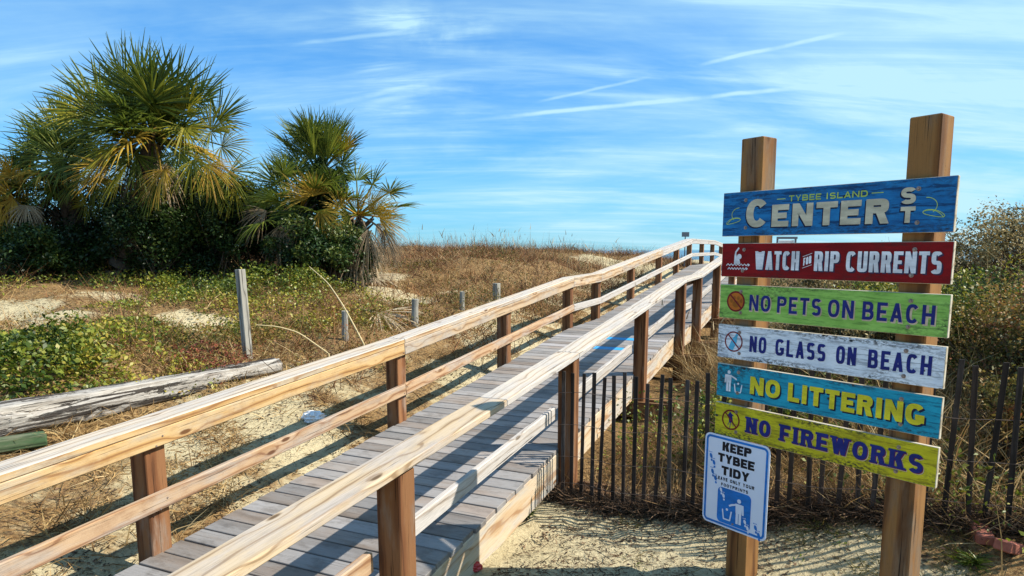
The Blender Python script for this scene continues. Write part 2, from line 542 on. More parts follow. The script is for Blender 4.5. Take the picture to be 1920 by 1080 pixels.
M['shrub_mid'] = leafmat('green_ground_leaves', [(0, (0.018, 0.036, 0.008)), (0.35, (0.065, 0.11, 0.014)), (0.7, (0.19, 0.22, 0.022)), (1, (0.40, 0.32, 0.045))], 0.3, 0.45, 0.4)
M['shrub_olive'] = leafmat('olive_rust_leaves', [(0, (0.045, 0.05, 0.014)), (0.4, (0.12, 0.115, 0.025)), (0.7, (0.25, 0.18, 0.045)), (0.9, (0.32, 0.19, 0.06)), (1, (0.30, 0.11, 0.04))], 0.3, 0.55, 0.3)
M['shrub_tan'] = leafmat('tan_shrub_leaves', [(0, (0.045, 0.04, 0.018)), (0.4, (0.14, 0.115, 0.04)), (0.7, (0.29, 0.21, 0.08)), (1, (0.46, 0.36, 0.17))], 0.25, 0.6, 0.3)
M['shrub_red'] = leafmat('red_brown_leaves', [(0, (0.08, 0.03, 0.02)), (0.6, (0.22, 0.055, 0.03)), (1, (0.34, 0.12, 0.06))], 0.3, 0.6, 0.3)
M['straw'] = leafmat('dry_straw', [(0, (0.10, 0.055, 0.025)), (0.35, (0.26, 0.15, 0.06)), (0.7, (0.44, 0.29, 0.12)), (1, (0.62, 0.48, 0.26))], 0.2, 0.7, 0.2)
M['rust_brush'] = leafmat('rust_dune_brush', [(0, (0.035, 0.02, 0.014)), (0.25, (0.12, 0.055, 0.028)), (0.55, (0.28, 0.13, 0.055)), (0.82, (0.42, 0.24, 0.11)), (1, (0.56, 0.43, 0.24))], 0.2, 0.7, 0.2)
M['dark_litter'] = leafmat('dark_litter', [(0, (0.02, 0.014, 0.01)), (0.5, (0.07, 0.045, 0.03)), (1, (0.20, 0.12, 0.07))], 0.1, 0.8, 0.2)
M['oats'] = leafmat('sea_oat_stalks', [(0, (0.22, 0.16, 0.09)), (1, (0.46, 0.36, 0.22))], 0.15, 0.7, 0.2)
M['palm_green'] = leafmat('green_palm_blade', [(0, (0.035, 0.060, 0.012)), (0.5, (0.105, 0.145, 0.020)), (1, (0.28, 0.29, 0.04))], 0.40, 0.45, 0.25)
M['palm_olive'] = leafmat('olive_palm_blade', [(0, (0.13, 0.14, 0.014)), (0.6, (0.30, 0.27, 0.022)), (1, (0.48, 0.38, 0.045))], 0.40, 0.45, 0.25)
M['palm_gold'] = leafmat('golden_palm_blade', [(0, (0.28, 0.16, 0.02)), (0.6, (0.50, 0.31, 0.035)), (1, (0.64, 0.45, 0.09))], 0.35, 0.5, 0.25)
M['palm_dead'] = leafmat('dead_palm_blade', [(0, (0.13, 0.085, 0.05)), (0.6, (0.32, 0.23, 0.14)), (1, (0.52, 0.42, 0.28))], 0.15, 0.7, 0.2)
M['bark'] = simple('dark_bark', (0.10, 0.075, 0.055), 0.9, 0.2, 0, 0.7, 20)
M['twig'] = leafmat('brown_twigs', [(0, (0.05, 0.035, 0.025)), (1, (0.20, 0.14, 0.095))], 0.0, 0.8, 0.2)
M['steel'] = simple('dull_bolt_steel', (0.34, 0.27, 0.24), 0.5, 0.5, 0.6, 0.6, 60)
M['wire'] = simple('rusty_wire', (0.16, 0.12, 0.10), 0.7, 0.3, 0.4)
M['bag'] = simple('white_plastic_film', (0.78, 0.80, 0.84), 0.35, 0.5, 0, 0.05)
M['white_far'] = simple('white_paint', (0.78, 0.78, 0.77), 0.6)
M['grey_plate'] = simple('grey_plate', (0.16, 0.18, 0.21), 0.6)
M['redcan'] = simple('red_litter', (0.50, 0.03, 0.03), 0.35, 0.5)
M['brick'] = simple('weathered_red_brick', (0.36, 0.13, 0.09), 0.9, 0.2, 0, 0.5, 25)
M['reed'] = simple('tan_reed', (0.56, 0.45, 0.25), 0.7, 0.2, 0, 0.4, 30)

def paint(name, col, wear, wear_amt=0.5, dirt=0.5, gloss=0.5, streak=None, edge=0.0):
    """painted wooden board, streaks along local X"""
    t = NT(name)
    v, rnd = obj_vec(t, 11)
    fib = t.noise(t.mapping(v, (6, 60, 60)), 1.0, 7, 0.75, 0.4)
    blot = t.noise(t.mapping(v, (5, 14, 14)), 1.0, 7, 0.7)
    speck = t.noise(t.mapping(v, (45, 90, 90)), 1.0, 4, 0.7)
    big = t.noise(t.mapping(v, (2.2, 5.5, 5.5)), 1.0, 5, 0.65)
    base = t.mix(t.smooth(blot, 0.35, 0.66, 0.0, 0.9), col, streak or tuple(x * 0.62 for x in col))
    base = t.mix(t.smooth(fib, 0.50, 0.60, 0.0, wear_amt), base, wear)
    g_in = big
    if edge:
        tcn = t.n('ShaderNodeTexCoord')
        sp0 = t.n('ShaderNodeSeparateXYZ'); t.l(tcn.outputs['Object'], sp0.inputs[0])
        ey = t.smooth(t.math('ABSOLUTE', sp0.outputs[1]), 0.055, 0.10)
        ex = t.smooth(t.math('ABSOLUTE', sp0.outputs[0]), 0.50, 0.61)
        g_in = t.math('MULTIPLY_ADD', t.math('MAXIMUM', ey, t.math('MULTIPLY', ex, 0.7)), edge, big)
    grime = t.math('MULTIPLY', t.smooth(g_in, 0.50, 0.72), t.smooth(speck, 0.44, 0.58))
    base = t.mix(t.math('MULTIPLY', grime, dirt), base, (0.02, 0.022, 0.02))
    sp = t.n('ShaderNodeTexVoronoi'); sp.inputs['Scale'].default_value = 1.0
    t.l(t.mapping(v, (8, 12, 12)), sp.inputs['Vector'])
    base = t.mix(t.math('MULTIPLY', t.smooth(sp.outputs['Distance'], 0.06, 0.11, 1.0, 0.0), min(1.0, dirt * 1.6)), base, (0.02, 0.025, 0.03))
    return t.done(t.bsdf(base, gloss, 0.22, t.bump(fib, 0.4, 0.002)))
M['p_blue'] = paint('weathered_blue_paint', (0.012, 0.19, 0.48), (0.002, 0.035, 0.12), 0.9, 0.6, 0.6, (0.006, 0.10, 0.30), 0.10)
M['p_red'] = paint('dark_red_paint', (0.24, 0.003, 0.006), (0.10, 0.002, 0.003), 0.5, 0.5, 0.7, None, 0.08)
M['p_lime'] = paint('lime_green_paint', (0.30, 0.56, 0.12), (0.09, 0.22, 0.04), 0.7, 0.85, 0.6, (0.20, 0.42, 0.07), 0.10)
M['p_white'] = paint('white_grey_paint', (0.76, 0.82, 0.90), (0.22, 0.25, 0.30), 0.7, 0.95, 0.6, (0.58, 0.65, 0.75), 0.14)
M['p_cyan'] = paint('turquoise_paint', (0.014, 0.34, 0.50), (0.004, 0.11, 0.19), 0.8, 0.85, 0.6, (0.008, 0.24, 0.37), 0.12)
M['p_yellow'] = paint('mustard_yellow_paint', (0.62, 0.55, 0.018), (0.24, 0.19, 0.01), 0.75, 0.95, 0.6, (0.44, 0.38, 0.012), 0.15)
def ink(name, col, wear=None, amt=0.3):
    return paint(name, col, wear or tuple(x * 0.6 for x in col), amt, 0.15, 0.5)
M['i_cream'] = ink('cream_lettering', (0.60, 0.57, 0.44))
M['i_lime'] = ink('pale_lime_lettering', (0.50, 0.68, 0.13))
M['i_white'] = ink('white_lettering', (0.80, 0.84, 0.92))
M['i_navy'] = ink('navy_lettering', (0.012, 0.022, 0.20))
M['i_dark'] = ink('black_lettering', (0.010, 0.012, 0.02))
M['i_yellow'] = ink('yellow_lettering', (0.75, 0.66, 0.03))
M['i_purple'] = ink('dark_purple_shadow', (0.035, 0.025, 0.07))
M['i_deep'] = ink('deep_navy_shadow', (0.004, 0.012, 0.05))
M['i_maroon'] = ink('maroon_ring', (0.20, 0.008, 0.015))
M['i_orange'] = ink('orange_disc', (0.55, 0.16, 0.015))
M['i_orange2'] = ink('dark_orange_paw', (0.36, 0.12, 0.01))
M['i_pink'] = ink('pinkish_lettering_rim', (0.62, 0.50, 0.36))
M['i_sky'] = ink('light_blue_bottle', (0.10, 0.48, 0.76))
M['i_blue'] = ink('bright_blue_ink', (0.015, 0.20, 0.66), None, 0.1)
M['i_plate'] = simple('pale_sheet_metal_paint', (0.66, 0.74, 0.90), 0.35, 0.5, 0, 0.03)
M['edge'] = wood('raw_board_edge', (0.66, 0.60, 0.48), (0.55, 0.48, 0.36), (0.3, 0.24, 0.16), 60, 0, 0.3, None, 0, 0.1)

# ------------------------------------------------------------------ setting
def ground_material():
    t = NT('sand_ground')
    tcn = t.n('ShaderNodeTexCoord')
    v = tcn.outputs['Object']
    a = t.n('ShaderNodeAttribute'); a.attribute_name = 'tint'
    big = t.noise(v, 0.9, 5, 0.6)
    grain = t.noise(v, 55, 4, 0.7)
    speck = t.noise(v, 24, 6, 0.72, 0.6)
    clump = t.noise(v, 3.2, 6, 0.65)
    sand = t.mix(t.smooth(big, 0.3, 0.7), (0.52, 0.445, 0.285), (0.45, 0.375, 0.225))
    sand = t.mix(t.smooth(grain, 0.4, 0.75, 0.0, 0.35), sand, (0.30, 0.24, 0.14))
    lit = t.mix(t.smooth(speck, 0.35, 0.65), (0.30, 0.18, 0.075), (0.10, 0.055, 0.028))
    lit = t.mix(t.smooth(grain, 0.45, 0.7, 0, 0.7), lit, (0.42, 0.31, 0.15))
    f = t.math('ADD', a.outputs['Fac'], t.math('MULTIPLY_ADD', clump, 0.9, -0.45))
    f = t.smooth(f, 0.42, 0.62)
    col = t.mix(f, sand, lit)
    sparse = t.math('MULTIPLY', t.smooth(speck, 0.56, 0.64), t.smooth(clump, 0.36, 0.60, 0.25, 0.95))
    col = t.mix(sparse, col, (0.12, 0.08, 0.045))
    h = t.math('ADD', t.math('MULTIPLY', clump, 0.6), t.math('MULTIPLY', speck, 0.5))
    return t.done(t.bsdf(col, 0.95, 0.1, t.bump(h, 1.0, 0.05)))
SAND_PATCHES = [(on_ground(*p), r) for p, r in (((60, 600), 0.8), ((20, 590), 0.6), ((350, 605), 0.4), ((400, 615), 0.35), ((215, 560), 0.5),
                ((725, 545), 0.75), ((765, 562), 0.5), ((705, 520), 0.7), ((850, 545), 0.35), ((1150, 492), 1.3), ((1190, 500), 1.2), ((880, 705), 0.35), ((930, 690), 0.35), ((560, 800), 0.4))]
def sand_patch(x, y):
    r = np.zeros_like(np.asarray(x, float))
    for (cx, cy), rad in SAND_PATCHES:
        r = np.maximum(r, np.exp(-((x - cx) ** 2 + (y - cy) ** 2) / rad ** 2))
    return r
def litter_amount(x, y):
    s = x * DV[0] + y * DV[1]
    o = x * NV[0] + y * NV[1]
    q = -3.6 - o
    left = 0.52 + 0.36 * sm(q, 1.0, 2.4)
    e = (x - SIGN_O[0]) * -SN[0] + (y - SIGN_O[1]) * -SN[1]
    right = 0.22 + 0.55 * sm(e, 0.35, 1.2) + 0.55 * sm(s, 4.6, 6.0) + 0.5 * sm(x, 2.3, 3.2)
    t = sm(o, -3.0, -2.4)
    a = left * (1 - t) + np.minimum(right, 0.95) * t
    a = a + (fbm(x, y, 0.9, 31) - 0.5) * 0.7
    a = a * (1 - 0.95 * sand_patch(x, y))
    a = a * (1 - sm(s, 26, 36) * 0.8)
    return np.clip(a, 0, 1)
def make_ground():
    fx = np.concatenate([-np.geomspace(16, 6000, 26)[::-1], np.arange(-15.9, 11, 0.11), np.geomspace(11.2, 6000, 26)])
    fy = np.concatenate([-np.geomspace(3, 3000, 14)[::-1], np.arange(-2.9, 30, 0.11), np.geomspace(30.3, 6000, 40)])
    X, Y = np.meshgrid(fx, fy)
    Z = H(X, Y)
    nx, ny = len(fx), len(fy)
    v = np.stack([X, Y, Z], -1).reshape(-1, 3)
    i = np.arange(nx * ny).reshape(ny, nx)
    f = np.stack([i[:-1, :-1], i[:-1, 1:], i[1:, 1:], i[1:, :-1]], -1).reshape(-1, 4)
    me = np_mesh('ground', v, f, [ground_material()], litter_amount(v[:, 0], v[:, 1]), True)
    tag(part('ground', me, None), 'pale sand and dry litter of the dunes around the boardwalk', None, None, 'structure')
make_ground()
def make_sea():
    t = NT('sea_water')
    tcn = t.n('ShaderNodeTexCoord')
    nz = t.noise(t.mapping(tcn.outputs['Object'], (0.25, 0.05, 1)), 1.0, 5, 0.6)
    mat = t.done(t.bsdf((0.03, 0.10, 0.16), 0.25, 0.5, t.bump(nz, 0.6, 0.5)))
    p = DV * 95
    v = [(-9000, 40, -1.4), (9000, 40, -1.4), (9000, 15000, -1.4), (-9000, 15000, -1.4)]
    tag(part('sea', np_mesh('sea', v, [[0, 1, 2, 3]], [mat]), None), 'thin strip of blue sea beyond the dunes', None, None, 'structure')
make_sea()

# ------------------------------------------------------------------ boardwalk
L_S = [0.05, 2.58, 5.17, 7.57, 9.93, 11.39, 13.80, 16.45, 18.62, 20.57, 22.9, 25.3, 27.6]
R_S = [0.05, 2.58, 5.07, 7.52, 9.88, 11.36, 13.6, 16.1, 18.4, 20.57, 22.9, 25.3, 27.6]
PW = 0.135
L_IN = -3.49            # inner faces of the left posts
R_OUT = -1.745          # outer faces of the right posts
walk = thing('boardwalk', 'long grey plank boardwalk with timber railings climbing over the dune', 'boardwalk', W(0, -2.7, 0))
# planks: one mesh for each tone, each plank an object of its own
PL_L, PL_R = -3.51, -1.868
s = -1.2
k = 0
BLUE = []
def blue_plank_mat():
    t = NT('plank_with_blue_paint')
    v, rnd = obj_vec(t)
    tcn = t.n('ShaderNodeTexCoord')
    sp = t.n('ShaderNodeSeparateXYZ'); t.l(tcn.outputs['Object'], sp.inputs[0])
    fib = t.noise(t.mapping(v, (3, 110, 110)), 1.0, 5, 0.6)
    blot = t.noise(t.mapping(v, (6, 20, 20)), 1.0, 5, 0.6)
    base = t.mix(t.smooth(fib, 0.3, 0.7), (0.42, 0.40, 0.40), (0.26, 0.24, 0.24))
    f = t.math('MULTIPLY', t.smooth(sp.outputs[0], -0.42, -0.34), t.smooth(sp.outputs[0], 0.40, 0.48, 1.0, 0.0))
    f = t.math('MULTIPLY', f, t.smooth(blot, 0.28, 0.42))
    return t.done(t.bsdf(t.mix(f, base, (0.03, 0.30, 0.62)), 0.7, 0.3, t.bump(fib, 0.4, 0.003)))
M['deck_blue'] = blue_plank_mat()
prng = random.Random(3)
while s < 33.0:
    z = deck(s)
    z2 = deck(s + 0.142)
    a, b = W(s, 0, z), W(s + 0.142, 0, z2)
    wdir = (b - a).normalized()
    mat = M['deck'] if prng.random() < 0.6 else M['deck_warm']
    if 8.60 < s < 8.755 or 9.18 < s < 9.335:
        mat = M['deck_blue']
    me = box_mesh(PL_R - PL_L, 0.1415, 0.036, 0.003, (mat,))
    oc = (PL_L + PL_R) / 2 + prng.uniform(-0.008, 0.008)
    mid = W(s + 0.071, oc, (z + z2) / 2 - 0.018 + prng.uniform(-0.0015, 0.0015))
    xax = Vector((NV[0], NV[1], 0))
    zax = xax.cross(wdir)
    m = frame(xax, zax, mid) @ Matrix.Rotation(prng.uniform(-0.004, 0.004), 4, 'Z') @ Matrix.Rotation(prng.uniform(-0.006, 0.006), 4, 'X')
    pl = part('plank', me, walk, m)
    if mat is M['deck_blue']:
        pl['label'] = 'deck plank with a faded blue painted stripe'
    s += 0.1542
    k += 1
def rail_run(knots, o, w, h, zoff, name, mats, top=False, gap=0.002, end_gap=None):
    """straight lumber between consecutive s values"""
    for i, (a, b) in enumerate(zip(knots[:-1], knots[1:])):
        mm = mats(i, a) if callable(mats) else mats
        g0, g1 = (end_gap if end_gap else (gap, gap))
        p0, p1 = W(a + g0, o, deck(a + g0) + zoff), W(b - g1, o, deck(b - g1) + zoff)
        ob = beam(name, p0, p1, w, h, mm, walk, top=top, bev=0.006)
# stringers
for o in (-1.892, -3.48):
    rail_run([-1.2, 2.51, 5.10, 9.86, 11.32, 16.0, 20.5, 25.5, 33.0], o, 0.042, 0.265, -0.036 - 0.1335, 'stringer', (M['stringer'],))
rail_run([-1.2, 2.51, 5.10, 9.86, 11.32, 16.0, 20.5, 25.5, 33.0], -2.69, 0.042, 0.22, -0.036 - 0.112, 'stringer', (M['beam_dark'],))
# posts
def rail_post(s, o_in, sign, low):
    o0 = o_in + sign * PW / 2
    p = W(s, o0, 0)
    g = float(H(p.x, p.y)) - 0.35
    zt = deck(s) + 0.742
    r = random.uniform(-0.006, 0.006)
    p0, p1 = W(s, o0, g), W(s + r, o0, zt)
    beam('post', p0, p1, PW, PW, (M['post'],), walk, up=(DV[0], DV[1], 0), bev=0.006)
for q in L_S:
    rail_post(q + PW / 2, L_IN, -1, 0)
for q in R_S:
    rail_post(q + PW / 2, R_OUT - PW, 1, 0)
# caps, fascias and mid rails
def cap_mat(i, a):
    return (M['golden'], M['pale_top']) if a < 4.5 else ((M['rail_side'], M['pale_top']) if a < 11.5 else (M['rail_old'], M['rail_old']))
def rcap_mat(i, a):
    return (M['warm_top'], M['warm_top']) if a < 3.5 else (M['rail_old'], M['pale_top'])
capL = [-0.4, 0.12, 5.24, 9.99, 11.45, 16.5, 20.62, 25.35, 27.7]
capR = [-0.4, 0.12, 3.75, 5.14, 9.95, 11.42, 16.2, 20.62, 25.35, 27.7]
rail_run(capL, -3.545, 0.19, 0.044, 0.766, 'cap_rail', cap_mat, True)
rail_run(capR, -1.822, 0.195, 0.044, 0.766, 'cap_rail', rcap_mat, True)
fasL = [-0.4, 0.12, 5.24, 9.99, 11.45, 16.5, 20.62, 25.35, 27.7]
rail_run(fasL, -3.470, 0.037, 0.105, 0.69, 'fascia_rail', lambda i, a: (M['golden'],) if a < 4.5 else ((M['rail_side'],) if a < 11.5 else (M['rail_old'],)))
rail_run(capR, -1.9005, 0.037, 0.105, 0.69, 'fascia_rail', lambda i, a: (M['post'],))
midL = [-0.4, 0.12, 5.24, 10.0, 11.46, 16.5, 20.64, 25.37, 27.7]
rail_run(midL, -3.468, 0.04, 0.105, 0.312, 'mid_rail', lambda i, a: (M['rail_mid'],) if a < 9 else (M['rail_old'],))
rail_run([q for q in R_S], -1.9025, 0.04, 0.105, 0.305, 'mid_rail', lambda i, a: (M['rail_mid'],) if a < 1 else (M['rail_old'],), end_gap=(PW + 0.01, 0.035))
# nail heads in rails and caps
def nail_mesh():
    bm = bmesh.new()
    bmesh.ops.create_cone(bm, cap_ends=True, segments=8, radius1=0.006, radius2=0.005, depth=0.004)
    me = bpy.data.meshes.new('nail'); bm.to_mesh(me); bm.free()
    me.materials.append(M['steel'])
    return me
NAIL = nail_mesh()
for q in L_S[1:5]:
    for hz, ds in ((0.285, 0.04), (0.335, 0.09), (0.665, 0.045), (0.712, 0.09)):
        c_ = W(q + ds, -3.4495 if hz > 0.5 else -3.446, deck(q + ds) + hz)
        part('nail', NAIL, walk, frame((0, 0, 1), (NV[0], NV[1], 0), c_))
for qs, oo in ((L_S[1:4], (-3.52, -3.585)), (R_S[1:4], (-1.79, -1.85))):
    for q in qs:
        for ds, o_ in zip((0.045, 0.09), oo):
            part('nail', NAIL, walk, Matrix.Translation(W(q + ds, o_, deck(q + ds) + 0.789)))
# cross beams and their bolts at each pair of posts
for q in R_S[2:9]:
    for ds in (-0.022, PW + 0.022):
        zc_ = deck(q) - 0.036 - 0.265 - 0.10
        beam('cross_beam', W(q + ds, -3.95, zc_), W(q + ds, -1.42, zc_), 0.04, 0.19, (M['beam_dark'],), walk, bev=0.004)

# ------------------------------------------------------------------ lettering (own stroke alphabet)
class Glyphs:
    """flat painted shapes in the (u, v) plane of a board; each piece a hair above the last"""
    def __init__(self):
        self.v, self.f, self.m = [], [], []
        self.lift = 0.0
    def poly(self, pts, mi=0):
        i = len(self.v)
        self.lift += 0.000012
        for p in pts: self.v.append((p[0], p[1], self.lift))
        self.f.append(list(range(i, i + len(pts)))); self.m.append(mi)
    def rect(self, x0, y0, x1, y1, mi=0): self.poly([(x0, y0), (x1, y0), (x1, y1), (x0, y1)], mi)
    def ring(self, cx, cy, rx, ry, t, a0=0, a1=360, p=2.0, n=28, mi=0, ty=None):
        ty = ty or t
        def pt(a, qx, qy):
            c, s_ = math.cos(a), math.sin(a)
            return cx + qx * math.copysign(abs(c) ** (2 / p), c), cy + qy * math.copysign(abs(s_) ** (2 / p), s_)
        n = max(6, int(n * abs(a1 - a0) / 360))
        self.lift += 0.000012
        i0 = len(self.v)
        for k in range(n + 1):
            a = math.radians(a0 + (a1 - a0) * k / n)
            o, q = pt(a, rx, ry), pt(a, rx - t, ry - ty)
            self.v.append((o[0], o[1], self.lift)); self.v.append((q[0], q[1], self.lift))
        rev = a1 < a0
        for k in range(n):
            j = i0 + 2 * k
            fc = [j, j + 2, j + 3, j + 1]
            self.f.append(fc[::-1] if rev else fc); self.m.append(mi)
    def disc(self, cx, cy, rx, ry=None, mi=0, n=20, rot=0):
        ry = ry or rx
        c, s_ = math.cos(rot), math.sin(rot)
        pts = []
        for k in range(n):
            a = 2 * math.pi * k / n
            x, y = rx * math.cos(a), ry * math.sin(a)
            pts.append((cx + x * c - y * s_, cy + x * s_ + y * c))
        self.poly(pts, mi)
    def line(self, pts, t, mi=0):
        for (x0, y0), (x1, y1) in zip(pts[:-1], pts[1:]):
            dx, dy = x1 - x0, y1 - y0
            l = math.hypot(dx, dy) or 1
            nx, ny = -dy / l * t / 2, dx / l * t / 2
            ex, ey = dx / l * t * 0.2, dy / l * t * 0.2
            self.poly([(x0 - ex + nx, y0 - ey + ny), (x0 - ex - nx, y0 - ey - ny), (x1 + ex - nx, y1 + ey - ny), (x1 + ex + nx, y1 + ey + ny)], mi)
    def diag(self, x0, y0, x1, y1, t, mi=0):
        """stroke with level ends; x is the left edge"""
        self.poly([(x0, y0), (x0 + t, y0), (x1 + t, y1), (x1, y1)] if y1 > y0 else [(x1, y1), (x1 + t, y1), (x0 + t, y0), (x0, y0)], mi)
    def rrect(self, x0, y0, x1, y1, r, mi=0, n=6):
        pts = []
        for cx, cy, a in ((x1 - r, y0 + r, -90), (x1 - r, y1 - r, 0), (x0 + r, y1 - r, 90), (x0 + r, y0 + r, 180)):
            for k in range(n + 1):
                b = math.radians(a + 90 * k / n)
                pts.append((cx + r * math.cos(b), cy + r * math.sin(b)))
        self.poly(pts, mi)
    def letter(self, ch, x, y, w, h, t, p=2.0, th=None, serif=0.0, mi=0):
        th = th or t                      # thickness of level strokes
        R, D = self.rect, self.diag
        X = lambda a: x + a
        Y = lambda b: y + b
        stems = []
        def stem(a, y0=0.0, y1=None):
            R(X(a), Y(y0), X(a + t), Y(h if y1 is None else y1), mi)
            stems.append((a, y0, h if y1 is None else y1))
        def bar(yy, a, b): R(X(a), Y(yy), X(b), Y(yy + th), mi)
        def bowl(y0, y1, width):
            ry = (y1 - y0) / 2
            cx = min(width * 0.5, width - min(ry, width * 0.5))
            cx = max(cx, width - ry * 1.15, t * 0.9)
            bar(y0, t * 0.5, cx); bar(y1 - th, t * 0.5, cx)
            self.ring(X(cx), Y(y0 + ry), width - cx, ry, t, -90, 90, p, 28, mi, th)
        if ch == 'A':
            D(X(0), Y(0), X(w / 2 - t / 2), Y(h), t, mi); D(X(w - t), Y(0), X(w / 2 - t / 2), Y(h), t, mi); bar(h * 0.2, w * 0.2, w * 0.8)
        elif ch == 'B':
            stem(0); bowl(h / 2 - th / 2, h, w * 0.93); bowl(0, h / 2 + th / 2, w)
        elif ch == 'C':
            self.ring(X(w / 2), Y(h / 2), w / 2, h / 2, t, 38, 322, p, 36, mi, th)
        elif ch == 'D':
            stem(0); bowl(0, h, w)
        elif ch == 'E':
            stem(0); bar(0, 0, w); bar(h - th, 0, w); bar(h / 2 - th / 2, 0, w * 0.88)
        elif ch == 'F':
            stem(0); bar(h - th, 0, w); bar(h * 0.46 - th / 2, 0, w * 0.85)
        elif ch == 'G':
            self.ring(X(w / 2), Y(h / 2), w / 2, h / 2, t, 38, 345, p, 36, mi, th)
            bar(h * 0.5 - th, w * 0.52, w); R(X(w - t), Y(h * 0.12), X(w), Y(h * 0.5 - th * 0.5), mi)
        elif ch == 'H':
            stem(0); stem(w - t); bar(h / 2 - th / 2, 0, w)
        elif ch == 'I':
            stem(w / 2 - t / 2)
        elif ch == 'K':
            stem(0); D(X(t * 0.8), Y(h * 0.42), X(w - t * 1.15), Y(h), t * 1.15, mi); D(X(w * 0.36), Y(h * 0.55), X(w - t * 1.2), Y(0), t * 1.2, mi)
        elif ch == 'L':
            stem(0); bar(0, 0, w)
        elif ch == 'N':
            stem(0); stem(w - t); D(X(0), Y(h), X(w - t * 1.05), Y(0), t * 1.05, mi)
        elif ch == 'O':
            self.ring(X(w / 2), Y(h / 2), w / 2, h / 2, t, 0, 360, p, 36, mi, th)
        elif ch == 'P':
            stem(0); bowl(h * 0.42, h, w)
        elif ch == 'R':
            stem(0); bowl(h * 0.42, h, w * 0.96); D(X(w * 0.42), Y(h * 0.48), X(w - t * 1.1), Y(0), t * 1.1, mi)
        elif ch == 'S':
            ry = (h / 2 + th / 2) / 2
            self.ring(X(w / 2), Y(h - ry), w / 2, ry, t, 28, 272, p, 36, mi, th)
            self.ring(X(w / 2), Y(ry), w / 2, ry, t, 92, -152, p, 36, mi, th)
        elif ch == 'T':
            stem(w / 2 - t / 2); bar(h - th, 0, w)
        elif ch == 'U':
            r = min(w / 2, h / 2)
            stem(0, r, h); stem(w - t, r, h); self.ring(X(w / 2), Y(r), w / 2, r, t, 180, 360, p, 28, mi, th)
        elif ch == 'V':
            D(X(0), Y(h), X(w / 2 - t / 2), Y(0), t, mi); D(X(w - t), Y(h), X(w / 2 - t / 2), Y(0), t, mi)
        elif ch == 'W':
            q = (w - t) / 4
            D(X(0), Y(h), X(q), Y(0), t, mi); D(X(2 * q), Y(h * 0.95), X(q), Y(0), t, mi)
            D(X(2 * q), Y(h * 0.95), X(3 * q), Y(0), t, mi); D(X(4 * q), Y(h), X(3 * q), Y(0), t, mi)
        elif ch == 'Y':
            stem(w / 2 - t / 2, 0, h * 0.5); D(X(0), Y(h), X(w / 2 - t / 2), Y(h * 0.42), t, mi); D(X(w - t), Y(h), X(w / 2 - t / 2), Y(h * 0.42), t, mi)
        if serif:
            st = th * 0.55
            for a, y0, y1 in stems:
                for yy, ok in ((y0, y0 < h * 0.05), (y1 - st, y1 > h * 0.95)):
                    if ok: R(X(max(a - serif, -serif)), Y(yy), X(min(a + t + serif, w + serif)), Y(yy + st), mi)
            if ch == 'W':
                for a in (0, w - t): R(X(a - serif), Y(h - st), X(a + t + serif), Y(h), mi)
            if ch == 'K':
                R(X(w - t * 1.6), Y(h - st), X(w + serif * .5), Y(h), mi); R(X(w - t * 1.6), Y(0), X(w + serif), Y(st), mi)
            if ch == 'R':
                R(X(w - t * 1.3), Y(0), X(w + serif), Y(st), mi)
    NARROW = {'I': 0.42, 'W': 1.35, 'N': 1.05, 'L': 0.86, 'E': 0.88, 'F': 0.86, 'S': 0.92, 'T': 0.95, 'O': 1.08, 'G': 1.08, 'C': 1.0}
    def word(self, text, u0, u1, v0, h, t, gap=0.18, dx=0.0, dy=0.0, shear=0.0, **kw):
        """fit text between u0 and u1; t is stroke as a share of height"""
        ws = [self.NARROW.get(c, 1.0) if c != ' ' else 0.75 for c in text]
        n = len(text)
        unit = (u1 - u0) / (sum(ws) + gap * (n - 1))
        x = u0
        i0 = len(self.v)
        for c, w_ in zip(text, ws):
            if c != ' ':
                self.letter(c, x + dx, v0 + dy, w_ * unit, h, t * h if c != 'I' else min(t * h, w_ * unit), **kw)
            x += (w_ + gap) * unit
        if shear:
            for i in range(i0, len(self.v)):
                a, b, c = self.v[i]
                self.v[i] = (a, b + (a - u0) * shear, c)
    def mesh(self, mats):
        me = bpy.data.meshes.new('lettering')
        me.from_pydata(self.v, [], self.f)
        for m in mats: me.materials.append(m)
        me.polygons.foreach_set('material_index', self.m)
        me.update()
        return me

# ------------------------------------------------------------------ the sign
def SW(u, z, out):
    p = SIGN_O + SD * u + SN * out
    return Vector((float(p[0]), float(p[1]), float(z)))
def sign_matrix(u, z, out, tilt=0.0):
    x = Vector((SD[0], SD[1], 0)); y = Vector((0, 0, 1)); n_ = x.cross(y)
    m = Matrix((x, y, n_)).transposed().to_4x4()      # local x along board, y up, z out of its face
    m.translation = SW(u, z, out)
    return m @ Matrix.Rotation(tilt, 4, 'Z')
BT = 0.022
sign = thing('beach_sign', 'tall two-post wooden sign stacked with six painted beach rule boards', 'sign', SW(0.6, 0.0, -0.1))
for u, lean, zt in ((0.150, 0.030, 2.622), (1.042, 0.036, 2.607)):
    p0 = SW(u + lean, -0.5, -BT - 0.0705)
    p1 = SW(u, zt, -BT - 0.0705)
    beam('post', p0, p1, 0.137, 0.137, (M['sign_post'],), sign, up=(SN[0], SN[1], 0), bev=0.005)
BOARDS = [('center', 2.326, 0.247, -0.004, 1.210, 'p_blue'), ('rip', 2.039, 0.192, 0.002, 1.212, 'p_red'), ('pets', 1.802, 0.197, 0.0, 1.22, 'p_lime'),
          ('glass', 1.566, 0.197, -0.001, 1.222, 'p_white'), ('litter', 1.332, 0.198, 0.004, 1.22, 'p_cyan'), ('fire', 1.095, 0.196, 0.002, 1.225, 'p_yellow')]
